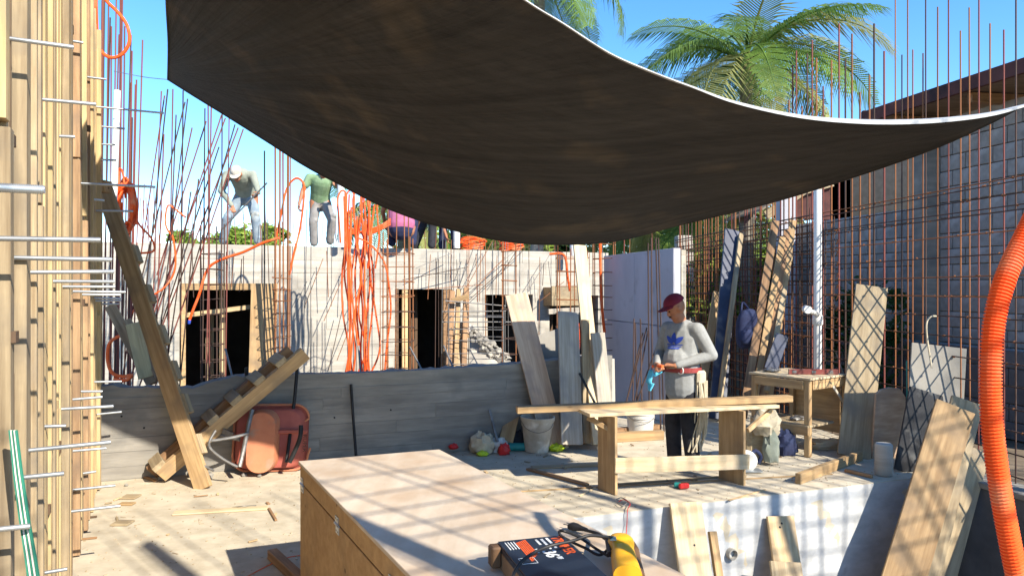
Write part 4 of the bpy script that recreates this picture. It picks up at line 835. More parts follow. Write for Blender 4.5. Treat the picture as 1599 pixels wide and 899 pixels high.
# beams and sticks on the deck
def ground_board(name, label, x0, y0, x1, y1, w_, th, m, z=0, flat=True, cat='timber'):
    def g(x, y): dd_ = (EYE-z)*F/(y-CY); return V(((x-CX)/F*dd_, dd_, z+th/2+.002))
    a = g(x0, y0); b = g(x1, y1); ax = (b-a).normalized(); return board(name, a, b, w_, th, ax.cross(V((0, 0, 1))), m, None, label=label, cat=cat)
ground_board('beam', 'squared beam lying on the deck pointing at the concrete cylinder', 1246, 756, 1343, 719, .05, .09, 'tan_board')
ground_board('stick', 'short round stick lying by the squared beam', 1320, 737, 1362, 747, .035, .03, 'brown_board')
ground_board('plank', 'thin dark plank lying on the deck left of the trestle bench', 824, 734, 918, 759, .05, .02, 'brown_board')
ground_board('plank', 'long flat grey plank edge lying behind the dark plank on the deck', 830, 731, 935, 727, .10, .012, 'old_board')
ground_board('wood_strip', 'long thin wooden strip on the deck passing under the bench', 780, 770, 1300, 741, .022, .008, 'tan_board')
ground_board('wood_strip', 'second thin wooden strip running under the bench', 965, 757, 1130, 745, .03, .01, 'old_board')
ground_board('wood_strip', 'pale thin strip on the deck right of the bench leg', 1138, 782, 1196, 765, .02, .006, 'pine')
ground_board('wood_strip', 'bent curl of pale wood by the left bench leg', 905, 775, 930, 762, .018, .006, 'pine_light')
ground_board('board_trim', 'dusty long wooden strip lying flat on the left floor', 270, 803, 418, 794, .09, .012, 'pine_light')
ground_board('board_trim', 'short dark stick at the right end of the dusty floor strip', 420, 795, 431, 814, .02, .012, 'brown_board')
ground_board('plywood_scrap', 'small square plywood scrap on the left floor, farthest', 192, 777, 216, 777, .12, .012, 'old_board')
ground_board('plywood_scrap', 'small square plywood scrap on the left floor, middle', 187, 788, 210, 788, .07, .012, 'tan_board')
ground_board('plywood_scrap', 'small square plywood scrap on the left floor, nearest', 178, 818, 205, 818, .11, .012, 'old_board')
ground_board('stick', 'dark stick on the left floor near the formwork', 112, 845, 152, 841, .018, .012, 'brown_board')
ground_board('stick', 'dark stick on the left floor at the ramp foot', 226, 746, 244, 753, .03, .015, 'brown_board')
ground_board('stick', 'short stick between the plywood scraps and the formwork', 124, 811, 152, 808, .02, .012, 'dark_ply')
ground_board('timber', 'brown timber end lying on the floor at the left side of the chest', 425, 872, 470, 915, .06, .06, 'brown_board')
# foot of low wall junk
ground_board('plank', 'weathered plank lying at the foot of the low wall behind the chest', 672, 698, 738, 700, .1, .04, 'old_board')
ground_board('concrete_strip', 'flat pale rough slab strip at the foot of the low wall', 600, 703, 672, 699, .13, .03, 'grey_board', cat='slab')
lb('slate_board', 'dark slate-blue board lying against the foot of the low wall behind the chest', 'board', 562, 695, 7.35, 648, 697, 7.62, 28, .02, 'navy_board', (0, .3, 1))
ground_board('offcut', 'pale wood offcut in front of the red bag', 775, 698, 815, 692, .06, .03, 'pine_light')
ground_board('offcut', 'thick brown offcut leaning among the scrap wood right of the bucket', 868, 700, 905, 676, .05, .06, 'tan_board')
ground_board('offcut', 'pale offcut right of the first bucket', 860, 692, 885, 700, .05, .03, 'pine_light')
lb('offcut', 'short brown plank stood aslant between the buckets', 'offcut', 893, 640, 8.0, 908, 693, 7.8, 12, .04, 'brown_board', (1, .3, 0))
lb('offcut', 'curved scrap of plywood behind the first bucket', 'offcut', 800, 650, 7.95, 790, 690, 7.75, 22, .02, 'tan_board', (1, .2, .3))
ground_board('beam', 'long brown beam lying behind the left bench leg', 905, 693, 1035, 686, .08, .10, 'tan_board')
ground_board('beam', 'second beam stacked behind the bench legs', 960, 680, 1030, 673, .08, .08, 'brown_board')
lb('offcut', 'thin dark sliver leaning on the low wall left of the bucket', 'offcut', 764, 640, 7.75, 777, 690, 7.62, 4, .02, 'steel', (1, .3, 0))
# stakes on the low wall
gK = 'black steel stakes at the low wall'
for lab, pts, r in (('black steel stake standing in front of the wheelbarrow', [(464, 574, 7.0), (461, 612, 6.95), (456, 655, 6.9), (447, 722, 6.75)], .016), ('black bent hook bar on the right of the wheelbarrow tray', [(470, 664, 6.7), (469, 680, 6.68), (464, 696, 6.68), (452, 722, 6.66)], .02), ('slim black stake leaning on the low wall behind the chest', [(548, 600, 7.25), (552, 660, 7.2), (556, 712, 7.1)], .014)):
    hose('steel_stake', [P(*p) for p in pts], r, 'black_iron', lab, 'steel bar')
for x, y0, y1, l_ in ((363, 600, 615, 'short black pin on the low wall beside the ramp, left'), (385, 574, 598, 'black pin standing on the low wall beside the ramp, right'), (413, 575, 588, 'black pin behind the upper ramp end')):
    bar('steel_pin', P(x, y1+6, 6.98), P(x, y0, 6.98), .018, 'black_iron', label=l_, cat='steel pin', n=8)
# ================================================================ WHEELBARROW
wb = thing('wheelbarrow', 'upended orange-red wheelbarrow leaning against the low wall', 'wheelbarrow', P(420, 728, 6.75))
def rrect(w_, h_, r, n=6):
    o = []
    for cx, cz, a0 in ((w_/2-r, h_/2-r, 0), (-w_/2+r, h_/2-r, 90), (-w_/2+r, -h_/2+r, 180), (w_/2-r, -h_/2+r, 270)):
        for k in range(n+1): a = math.radians(a0+90*k/n); o.append((cx+r*math.cos(a), cz+r*math.sin(a)))
    return o
def loft(secs, close=True):
    mb = MB(); n = len(secs[0])
    for s in secs: mb.v += [V(p) for p in s]
    for i in range(len(secs)-1):
        for j in range(n): a = i*n+j; b = i*n+(j+1) % n; mb.f.append((a, b, b+n, a+n))
    if close: mb.f.append(tuple(range((len(secs)-1)*n, len(secs)*n)))
    return mb
wc = P(424, 683, 6.86); lean = Matrix.Rotation(math.radians(-8), 3, 'X') @ Matrix.Rotation(math.radians(14), 3, 'Z')
def W(x, y, z): return wc+lean @ V((x, y, z))
sec = []
for y, w_, h_, r, ox, oz in ((.0, .66, .60, .13, 0, 0), (.012, .66, .60, .13, 0, 0), (.012, .62, .56, .12, 0, 0), (-.05, .57, .53, .11, -.02, -.01), (-.06, .54, .51, .11, -.025, -.012)):
    sec.append([W(x+ox, y, z+oz) for x, z in rrect(w_, h_, r)])
loft(sec).build('tray', 'barrow_red', wb, smooth=True)
sec = []
for y, w_, h_, r, ox, oz in ((-.055, .29, .56, .12, -.07, -.02), (-.17, .26, .55, .12, -.08, -.03), (-.19, .235, .53, .11, -.08, -.035)):
    sec.append([W(x+ox, y, z+oz) for x, z in rrect(w_, h_, r)])
loft(sec).build('tray_bottom', 'barrow', wb, smooth=True)
MB().tube([W(-.34, .0, -.22)]+[W(x, -.004, z) for x, z in rrect(.66, .60, .13)]+[W(.35, -.004, -.1)], .011, 6).build('rim', 'barrow', wb, smooth=True)
MB().box(W(.14, -.085, .055), (.36, .035, .035), lean).build('cross_brace', 'barrow_red', wb, bevel=.006)
text_mesh('lettering', 'TRUPER', .085, 'print_dark', wb, W(-.125, -.188, .11), lean @ V((0, 0, -1)), lean @ V((1, 0, 0)), xs=.95)
text_mesh('lettering', 'TRUPER', .05, 'print_dark', wb, W(.285, -.068, .06), lean @ V((0, 0, -1)), lean @ V((1, 0, 0)), xs=1.1)
for pts, r in (([(394, 640, 6.66), (388, 665, 6.6), (381, 700, 6.56), (374, 729, 6.5)], .020), ([(388, 676, 6.58), (368, 682, 6.5), (340, 687, 6.42), (330, 688, 6.4)], .014), ([(337, 672, 6.42), (327, 690, 6.38), (330, 702, 6.38), (350, 718, 6.36), (371, 729, 6.36)], .0125), ([(345, 680, 6.6), (365, 684, 6.6), (375, 686, 6.6)], .02), ([(318, 727, 6.3), (334, 735, 6.3)], .010)):
    MB().tube(smooth_path([P(*p) for p in pts], 4), r, 8).build('frame_tube', 'steel', wb, smooth=True)
MB().box(P(356, 676, 6.6), (.10, .03, .045), Matrix.Rotation(.4, 3, 'Y')).build('axle_bracket', 'steel', wb)
# wheel on its side low behind the ramp
wc2 = P(338, 712, 6.62)
# ================================================================ BUCKETS
def bucket(label, px, py, d, rt, rb, h, m, tilt=0):
    c = G(px, d, .003); t = thing('bucket', label, 'bucket', c); R = Matrix.Rotation(tilt, 3, 'Y')
    MB().lathe(c, [(0, .01), (rb, 0), (rb+(rt-rb)*.7, h*.7), (rb+(rt-rb)*.72+.006, h*.72), (rb+(rt-rb)*.78+.006, h*.74), (rt-.003, h*.86), (rt+.008, h*.9), (rt+.008, h), (rt-.006, h), (rt-.012, h*.85), (rb-.004, .02), (0, .02)], 28, R).build('body', m, t, smooth=True)
    hose('handle', [c+R @ V((rt, 0, h*.88)), c+R @ V((rt*.7, -rt*.9, h*.72)), c+R @ V((0, -rt*1.12, h*.62)), c+R @ V((-rt*.7, -rt*.9, h*.72)), c+R @ V((-rt, 0, h*.88))], .003, 'steel', parent=t); return t
bucket('cement-stained bucket in front of the pinkish plank', 838, 698, 7.72, .172, .125, .36, 'bucket', .03)
bucket('white bucket half hidden behind the left bench leg', 929, 690, 8.15, .17, .135, .30, 'bucket_white')
bucket('white bucket behind the bench, in front of the panel wall', 1000, 680, 8.6, .165, .14, .27, 'bucket_white')
# rubbish
def rag(name, label, cat, c, r, m, seed, flat=1):
    rr = random.Random(seed); mb = MB().ell((0, 0, 0), (1, 1, 1), None, 16, 10); mb.v = [V((v.x*r[0], v.y*r[1], v.z*r[2]))*(1+.22*math.sin(v.x*7+seed)*math.cos(v.z*6+v.y*5)+rr.uniform(-.10, .10)) for v in mb.v]
    mb.v = [V((v.x, v.y, max(v.z, -r[2]*.6)))+V(c)+V((0, 0, r[2]*.6+.003)) for v in mb.v]; return mb.build(name, m, None, loc=c, smooth=True, label=label, cat=cat)
rag('crumpled_sack', 'crumpled grey-green sack at the foot of the low wall left of the bucket', 'sack', G(753, 7.62), (.13, .10, .13), 'canvas', 3)
rag('plastic_bag', 'whitish plastic bag behind the red bag', 'bag', G(778, 7.68), (.10, .08, .09), 'bucket_white', 5)
rag('plastic_bag', 'crumpled bright red bag left of the bucket', 'bag', G(787, 7.55), (.06, .05, .07), 'red_plastic', 6)
rag('red_can', 'small red plastic bit on the plank by the low wall', 'scrap', G(708, 7.62, .04), (.05, .03, .035), 'red_plastic', 7)
rag('lime_helmet', 'lime green bit of plastic right of the first bucket', 'plastic', G(869, 7.72), (.085, .06, .045), 'lime', 8)
rag('lime_scrap', 'lime green scrap under the grey-green sack', 'plastic', G(754, 7.5), (.06, .05, .03), 'lime', 9)
tb = thing('bottle', 'teal bottle lying left of the cement-stained bucket', 'bottle', G(806, 7.7)); Rb = Matrix.Rotation(PI/2, 3, 'Y')
MB().lathe(G(795, 7.72, .045), [(0, 0), (.042, 0), (.042, .16), (.018, .21), (.018, .235), (0, .235)], 16, Rb).build('body', 'teal', tb, smooth=True); MB().lathe(G(795, 7.72, .045), [(.020, .236), (.020, .26), (0, .26)], 12, Rb).build('cap', 'rubber', tb)
rag('black_bag', 'dark bundle behind the grey sack', 'bag', G(806, 7.85), (.12, .07, .11), 'dark_cloth', 12)
# ================================================================ TRESTLE BENCH
bd = V((1.13, .35, 0)).normalized(); bn = V((bd.y, -bd.x, 0)); bt = thing('trestle_bench', 'long raw pine trestle bench on the deck in front of the man', 'bench', (1.4, 6.3, 0))
ta, tb_ = V((.60, 6.20, .655)), V((2.32, 6.66, .655)); board('top_plank', ta, tb_, .30, .028, bn, 'pine_light', bt)
def leg(p_far, p_near, top=.64): c = (V(p_far)+V(p_near))/2; return board('leg', (c.x, c.y, .002), (c.x, c.y, top), (V(p_far)-V(p_near)).length, .028, V(p_far)-V(p_near), 'tan_board', bt)
leg((.736, 6.26, 0), (.857, 6.07, 0)); leg((1.857, 6.62, 0), (2.005, 6.37, 0))
ra, rb_ = P(960, 727, 6.05), P(1169, 721, 6.34); board('rail', ra, rb_, .125, .024, (0, 0, 1), 'pine_light', bt)
board('brace', P(918, 652, 6.2), P(955, 672, 6.15), .04, .03, (0, 0, 1), 'tan_board', bt); board('brace', P(1168, 672, 6.45), P(1205, 640, 6.6), .04, .03, (0, 0, 1), 'pine', bt)
board('plank', P(807, 640, 6.28), P(1234, 622, 6.62), .055, .10, (0, 0, 1), 'tan_board', None, label='long reddish timber lying along the top of the trestle bench', cat='timber')
# ================================================================ WORKBENCH
wbk = thing('workbench', 'raw timber workbench with lower shelf in the corner by the mesh', 'workbench', (3.05, 7.9, 0))
q0, q1, q2 = V((2.97, 7.40, 0)), V((2.57, 7.96, 0)), V((3.57, 7.84, 0)); u1 = (q1-q0); u2 = (q2-q0); L1, L2 = u1.length, u2.length; u1.normalize(); u2 = (u2-u1*u2.dot(u1)).normalized()
def wq(a, b, z): return q0+u1*a+u2*b+V((0, 0, z))
for k in range(4): board('top_board', wq(-.02, .03+.175*k+.05, .785), wq(L1+.03, .03+.175*k+.05, .785+rnd(-.002, .002)), .165, .022, u2, 'pine_light', wbk)
for a, b in ((.03, .03), (L1-.03, .03), (.03, L2-.03), (L1-.03, L2-.03)): board('leg', wq(a, b, .002), wq(a, b, .77), .055, .055, u2, 'tan_board', wbk)
board('apron', wq(.06, .0, .72), wq(L1-.06, .0, .72), .09, .025, (0, 0, 1), 'tan_board', wbk); board('apron', wq(.0, .06, .72), wq(.0, L2-.06, .72), .09, .025, (0, 0, 1), 'tan_board', wbk)
for k in range(3): board('shelf_board', wq(-.0, .06+.16*k, .31), wq(L1, .06+.16*k, .31), .15, .022, u2, 'old_board', wbk)
board('shelf_rail', wq(0, -.005, .26), wq(L1, -.005, .26), .08, .02, (0, 0, 1), 'tan_board', wbk); board('back_panel', wq(.1, L2+.0, .40), wq(L1-.05, L2+.0, .40), .5, .015, (0, 0, 1), 'tan_board', wbk)
board('spirit_brace', wq(-.01, L2*.55, .69), wq(-.01, L2*.9, .45), .03, .015, (0, 0, 1), 'grey_board', wbk)
lv_ = thing('spirit_level', 'dirty red spirit level lying on the workbench top', 'spirit level', wq(.25, .5, .8)); la0, la1 = P(1231, 577, 7.75), P(1309, 581, 7.72)
la0.z = la1.z = .825; board('body', la0, la1, .055, .022, (0, 0, 1), 'red_level', lv_); lx = (la1-la0)
for t_ in (.12, .5, .85): board('vial', la0+lx*(t_-.04)+V((0, -.0125, 0)), la0+lx*(t_+.04)+V((0, -.0125, 0)), .025, .004, (0, 0, 1), 'steel', lv_, bevel=0)
rag('tool_heap', 'small heap of grey tools on the left end of the workbench', 'tools', wq(L1-.12, .2, .798), (.09, .07, .025), 'steel', 15)
rag('tool_heap', 'dull metal clamp on the workbench lower shelf', 'clamp', wq(.25, .2, .322), (.09, .05, .03), 'steel', 16)
# sacks and bags beside workbench
rag('canvas_bag', 'cream canvas tool bag hanging open between the bench and workbench', 'bag', G(1196, 7.15, .28), (.14, .11, .16), 'canvas', 21)
rag('green_rag', 'grey-green rag trailing below the canvas bag', 'rag', G(1204, 7.1, .03), (.08, .06, .20), 'sage_cloth', 22)
MB().box(G(1177, 7.3, .17), (.26, .2, .34), Matrix.Rotation(.3, 3, 'Z')).build('paper_sack', 'old_board', None, loc=G(1177, 7.3), bevel=.03, label='tan cement sack standing under the canvas bag', cat='sack')
rag('grey_bundle', 'dark grey bundle on the deck under the workbench shelf', 'bundle', G(1225, 7.55), (.12, .1, .16), 'navy_cloth', 23)
rag('shavings_heap', 'heap of pale wood offcuts on the deck under the workbench', 'offcuts', G(1290, 7.85), (.22, .12, .06), 'pine_light', 24)
sw = thing('circular_saw', 'white and blue circular saw on the deck behind the right bench leg', 'saw', G(1165, 6.85)); c = G(1166, 6.85, .09)
Rs = Matrix.Rotation(PI/2, 3, 'X'); MB().lathe(c, [(0, -.005), (.085, -.005), (.085, .005), (0, .005)], 24, Rs).build('blade', 'zinc', sw)
MB().lathe(c+V((0, .02, .01)), [(0, -.03), (.06, -.03), (.098, -.01), (.098, .03), (.07, .06), (0, .06)], 20, Rs).build('guard', 'bucket_white', sw, smooth=True); MB().box(c+V((0, 0, -.075)), (.26, .13, .008)).build('base_plate', 'zinc', sw); MB().tube(smooth_path([c+V((.05, .05, .05)), c+V((.10, .06, .09)), c+V((.15, .06, .04)), c+V((.13, .06, -.02))]), .018, 8).build('handle', 'navy_cloth', sw, smooth=True)
# clamp under bench & stray wires
MB().box(G(1068, 6.25, .03), (.09, .04, .045), Matrix.Rotation(.3, 3, 'Z')).build('chalk_reel', 'red_plastic', None, loc=G(1068, 6.25), bevel=.01, label='small red and green chalk reel on the deck under the bench rail', cat='reel')
MB().box(G(1058, 6.3, .025), (.06, .05, .04), Matrix.Rotation(-.3, 3, 'Z')).build('green_block', 'teal', None, loc=G(1058, 6.3), bevel=.008, label='little green tool bit beside the red reel', cat='tool')
def gp(x, y, z=0): dd_ = (EYE-z)*F/(y-CY); return V(((x-CX)/F*dd_, dd_, z))
hose('wire', [gp(966, 783, .02), gp(974, 780, .04), gp(984, 786, .03), gp(980, 796, .02), deckface(976, 815)+en*.03, deckface(972, 845)+en*.05, deckface(970, 900)+en*.05], .003, 'red_plastic', 'red twisted wire hanging over the white deck edge', 'wire')
hose('wire', [gp(960, 781, .02), gp(970, 777, .035), gp(980, 783, .03), gp(972, 790, .02), gp(964, 785, .02)], .004, 'steel', 'little knot of grey wire at the deck edge', 'wire')
hose('string', [gp(380, 903, .004), gp(420, 882, .006), gp(450, 870, .004), gp(480, 866, .004)], .0025, 'orange', 'thin orange string on the left floor by the chest', 'string')
hose('wire', [gp(363, 792, .004), gp(380, 790, .03), gp(400, 789, .004)], .003, 'steel', 'small bent wire on the left floor behind the dusty strip', 'wire')
hose('tie_wire', [P(1455, 575, 6.9), P(1448, 530, 6.9), P(1447, 505, 6.9), P(1453, 495, 6.9), P(1462, 494, 6.9)], .008, 'canvas', 'pale yellow strap tied to the mesh above the grey panel', 'strap')
bar('green_rod', P(1417, 640, 7.2), P(1416, 563, 7.2), .008, 'teal', label='thin teal rod upright behind the rounded board', cat='rod')
# backpack on the mesh
bp = thing('backpack', 'dark backpack hanging on the mesh between the dark plank and brown planks', 'backpack', P(1168, 512, 9.0))
mb = MB().ell((0, 0, 0), (1, 1, 1), None, 18, 12); cc = P(1166, 514, 9.0); mb.v = [cc+V((math.copysign(abs(v.x)**.7, v.x)*.13, math.copysign(abs(v.y)**.7, v.y)*.09, math.copysign(abs(v.z)**.75, v.z)*.24+(v.x*.05))) for v in mb.v]; mb.build('body', 'navy_cloth', bp, smooth=True)
mb = MB().ell((0, 0, 0), (1, 1, 1), None, 14, 8); mb.v = [cc+V((-.02+math.copysign(abs(v.x)**.7, v.x)*.09, -.09+v.y*.03, -.09+math.copysign(abs(v.z)**.75, v.z)*.09)) for v in mb.v]; mb.build('pocket', 'navy_cloth', bp, smooth=True)
hose('strap', [cc+V((-.06, .02, .2)), cc+V((-.02, .08, .32)), cc+V((.06, .02, .2))], .012, 'navy_cloth', parent=bp)
# green webbing at left
mbw = []
for k in range(5):
    mb = MB(); xs = [(13, 672), (20, 740), (29, 810), (38, 870), (46, 930)]; dW = 2.4
    pts = [P(x+k*2.6*(1+j*.12), y, dW) for j, (x, y) in enumerate(xs)]; nx2 = [P(x+(k+1)*2.6*(1+j*.12), y, dW+.004) for j, (x, y) in enumerate(xs)]
    for a, b in zip(pts, nx2): mb.v += [a, b, b+V((0, .006, 0)), a+V((0, .006, 0))]
    for j in range(4):
        for e in range(4): a = j*4; mb.f.append((a+e, a+(e+1) % 4, a+4+(e+1) % 4, a+4+e))
    mbw.append((mb, 'webbing' if k % 2 == 0 else 'bucket_white'))
ws = thing('webbing_strap', 'green and white striped strap hanging in front of the formwork at lower left', 'strap', P(40, 900, 2.4))
for mb, m_ in mbw: mb.build('stripe', m_, ws)
# ================================================================ CHEST
ch_b = V((-1.172, 4.06, 0)); ch_r = V((-.428, 4.36, 0)); cu1 = (ch_r-ch_b); CW = cu1.length; cu1.normalize(); cu2 = V((.4598, -.888, 0)); cu2 = V((cu1.y, -cu1.x, 0))
ZT = .75
# directions measured: long side towards the camera
A_ = P(466, 720, (EYE-ZT)*F/(720-CY)); B_ = P(641, 899, (EYE-ZT)*F/(899-CY)); C_ = P(686, 701.6, (EYE-ZT)*F/(701.6-CY)); D_ = P(1073, 899, (EYE-ZT)*F/(899-CY))
l1 = (B_-A_).normalized(); l2 = (D_-C_).normalized(); lx_ = ((l1+l2)/2).normalized(); A2 = A_+l1*2.35; D2 = C_+l2*2.35
chest = thing('plywood_chest', 'large hinged plywood site chest in the foreground', 'chest', (A_+C_)/2-V((0, 0, ZT)))
def poly_prism(name, pts, z0, z1, m, parent=chest, bevel=.002):
    mb = MB(); n = len(pts); mb.add([V((p.x, p.y, z0)) for p in pts]+[V((p.x, p.y, z1)) for p in pts], [tuple(reversed(range(n))), tuple(range(n, 2*n))]+[(i, (i+1) % n, (i+1) % n+n, i+n) for i in range(n)]); return mb.build(name, m, parent, bevel=bevel)
poly_prism('lid_top', [A_, A2, D2, C_], ZT-.018, ZT, 'chest_top')
ins = (C_-A_).normalized()*.008
poly_prism('lid_rim', [A_+ins+l1*.008, A2+ins, D2-ins, C_-ins+l2*.008], ZT-.11, ZT-.0185, 'chest_ply')
poly_prism('body', [A_+ins+l1*.010, A2+ins, D2-ins, C_-ins+l2*.010], .002, ZT-.118, 'chest_ply')
poly_prism('lid_gap', [A_+ins*3+l1*.03, A2+ins*3, D2-ins*3, C_-ins*3+l2*.03], ZT-.1179, ZT-.1101, 'black_iron', bevel=0)
nl = V((l1.y, -l1.x, 0)); nl = nl if nl.x < 0 else -nl
def onleft(s, z, off=0): p = A_+ins+l1*s; return V((p.x, p.y, z))+nl*off
Rl = Matrix((l1, nl, V((0, 0, 1)))).transposed()
for s in (.06, .82, 1.6):
    h = MB(); h.box(onleft(s, ZT-.095, .002), (.055, .003, .032), Rl).box(onleft(s+.012, ZT-.137, .002), (.055, .003, .034), Rl).tube([onleft(s-.028, ZT-.114, .004), onleft(s+.04, ZT-.114, .004)], .006, 8); hg = h.build('hinge', 'zinc', chest, bevel=0)
    for a_, z_ in ((-.014, -.09), (.014, -.09), (-.002, -.142), (.026, -.142)): MB().lathe(onleft(s+a_, ZT+z_, .003), [(0, .0025), (.004, .002), (.005, 0)], 8, Matrix((l1, V((0, 0, 1)), nl)).transposed()).build('screw', 'steel', hg)
# ================================================================ CARTON AND TOOL
ZC = ZT+.085
def PC(px, py, z): d = (EYE-z)*F/(py-CY); return V(((px-CX)/F*d, d, z))
k0, k1 = PC(777, 846, ZC), PC(874, 836, ZC); k2, k3 = PC(948, 889, ZC), PC(808, 905, ZC)
kd = ((k2-k1).normalized()+(k3-k0).normalized()).normalized(); kx = V((-kd.y, kd.x, 0)); kx = kx if kx.x > 0 else -kx; kw = .235
k0 = k0; carton = thing('tool_carton', 'dark navy printed tool carton lying on the chest', 'carton', (k0.x, k0.y, ZT))
def K(a, b, z=ZC): p = k0+kx*a+kd*b; return V((p.x, p.y, z))
Rk = Matrix((kx, kd, V((0, 0, 1)))).transposed()
MB().box(K(kw/2, .30, ZT+.043), (kw, .60, .082), Rk).build('box', 'carton_side', carton, bevel=.003)
MB().box(K(kw/2, .30, ZC+.0005), (kw-.002, .598, .002), Rk).build('printed_top', 'carton', carton)
MB().box(K(kw/2, .30, ZT+.074), (kw+.004, .602, .016), Rk).build('printed_band', 'carton', carton)
mb = MB(); mb.box(K(-.018, .03, ZT+.05), (.036, .05, .07), Rk); mb.build('end_flap', 'leather', carton, bevel=.006)
def ktext(txt, a, b, size, m, xs=1, off=.0): text_mesh('lettering', txt, size, m, carton, K(a, b, ZC+.002), kd, kx, extrude=.0004, xs=xs, offset=off)
ktext('TRUPER', .185, .012, .050, 'print_orange', .95, .0012)
ktext('36"', .115, .130, .062, 'print_white', 1, .0016)
ktext('91 cm', .096, .105, .016, 'print_white')
for a, b, L_, h_, m_ in [(.170, .015, .05, .013, 'print_white'), (.170, .080, .035, .013, 'print_white'), (.150, .02, .06, .013, 'print_white'), (.150, .090, .03, .010, 'print_white'), (.130, .02, .045, .012, 'print_white')]:
    x_ = b
    while x_ < b+L_: w2 = rnd(.003, .008); MB().box(K(a, x_+w2/2, ZC+.0022), (h_*.7, w2*.8, .0008), Rk).build('print_mark', m_, carton); x_ += w2+.0015
for i in range(6):
    a = .092-.007*i; x_ = .012+.004*i
    while x_ < .145+.012*i: w2 = rnd(.005, .012); MB().box(K(a, x_+w2/2, ZC+.0022), (.0048, w2*.82, .0008), Rk).build('print_mark', 'print_orange', carton); x_ += w2+.0015
for i in range(4):
    a = .050-.010*i; x_ = .02
    while x_ < .09: w2 = rnd(.003, .008); MB().box(K(a, x_+w2/2, ZC+.0022), (.0035, w2*.8, .0008), Rk).build('print_mark', 'print_white', carton); x_ += w2+.0012
for a, b, sa, sb in ((.045, .175, .05, .0015), (.045, .225, .05, .0015), (.02, .20, .0015, .05), (.07, .20, .0015, .05)): MB().box(K(a, b, ZC+.0022), (sa, sb, .0008), Rk).build('print_mark', 'print_white', carton)
tl = thing('power_tool', 'yellow power sander with black cord lying on the chest beside the carton', 'power tool', PC(975, 880, ZT))
t0, t1 = PC(968, 846, ZT+.06), PC(985, 925, ZT+.055); td = (t1-t0).normalized(); tz = V((0, 0, 1)); tx = td.cross(tz).normalized(); tx = tx if tx.x > 0 else -tx
def tool_sec(s, w_, h_, zc): return [t0+td*s+tx*(math.copysign(abs(math.cos(a))**.75, math.cos(a))*w_)+tz*(zc+math.copysign(abs(math.sin(a))**.8, math.sin(a))*h_) for a in [2*PI*k/20 for k in range(20)]]
secs = [tool_sec(-.012, .012, .014, 0), tool_sec(-.008, .028, .026, 0), tool_sec(.01, .041, .036, 0), tool_sec(.04, .047, .040, .002), tool_sec(.065, .045, .039, .003)]
for k in range(5): s0_ = .07+k*.010; secs += [tool_sec(s0_, .0445-.0015*k, .038, .003), tool_sec(s0_+.006, .0425-.0015*k, .036, .003)]
secs += [tool_sec(.13, .040, .038, .003), tool_sec(.2, .042, .040, 0), tool_sec(.32, .045, .042, 0)]
mb = loft(secs); mb.f.append(tuple(reversed(range(20)))); mb.build('housing', 'tool_yellow', tl, smooth=True)
mb = loft([[p+tx*.012-tz*.012+V((0, 0, 0)) for p in tool_sec(s, w_, h_, 0)] for s, w_, h_ in ((-.016, .02, .018), (.0, .043, .026), (.06, .050, .028), (.16, .046, .028), (.3, .046, .028))]); mb.build('dark_base', 'leather', tl, smooth=True)
mb = MB(); mb.tube(smooth_path([t0+td*s-tx*.043+tz*.008 for s in (.0, .03, .08, .14)]), .010, 8).build('grip_strip', 'rubber', tl, smooth=True)
MB().box(t0+td*.085-tx*.03+tz*.041, (.022, .03, .006), Matrix((tx, td, tz)).transposed()).build('rating_plate', 'canvas', tl, bevel=.001)
cd_ = [t0+tz*.01-td*.01, PC(945, 838, ZT+.12), PC(920, 836, ZC+.055), PC(895, 844, ZC+.045), PC(860, 852, ZC+.035), PC(835, 862, ZC+.03), PC(815, 876, ZC+.03), PC(803, 894, ZC+.02), PC(797, 915, ZC+.01), PC(800, 945, ZC+.01), PC(900, 985, ZC+.01)]
hose('cord', cd_, .0052, 'rubber', parent=tl, sub=8)
hose('cord', [t0+tz*.0-td*.005-tx*.02, PC(938, 866, ZT+.02), PC(915, 856, ZT+.03), PC(893, 846, ZT+.04), PC(876, 836, ZC+.012), PC(874, 829, ZC+.02), PC(884, 830, ZC+.02), PC(905, 839, ZT+.06), PC(930, 856, ZT+.03), PC(950, 868, ZT+.03)], .0050, 'rubber', parent=tl, sub=8)
hose('cord', [t0+tz*.02, PC(948, 842, ZT+.07), PC(936, 834, ZT+.04), PC(920, 829, ZT+.03), PC(908, 826, ZT+.025)], [.006]*33, 'rubber', parent=tl, sub=8)
pg = MB(); pc = PC(900, 823, ZT+.022); pdv = (PC(912, 828, ZT+.02)-PC(888, 822, ZT+.02)).normalized(); Rp2 = Matrix((pdv, pdv.cross(V((0, 0, 1))), V((0, 0, 1)))).transposed()
pl_ = loft([[pc+Rp2 @ V((x, y*w_, z*h_)) for y, z in rrect(1, 1, .3, 3)] for x, w_, h_ in ((-.030, .036, .020), (-.022, .040, .026), (.0, .034, .026), (.022, .020, .018), (.05, .012, .012))]); pl_.f.append(tuple(reversed(range(16)))); pl_.build('plug', 'rubber', tl, smooth=True)
for y in (-.010, .010): MB().box(pc+Rp2 @ V((-.042, y, .004)), (.024, .006, .0018), Rp2).build('plug_pin', 'steel', tl)
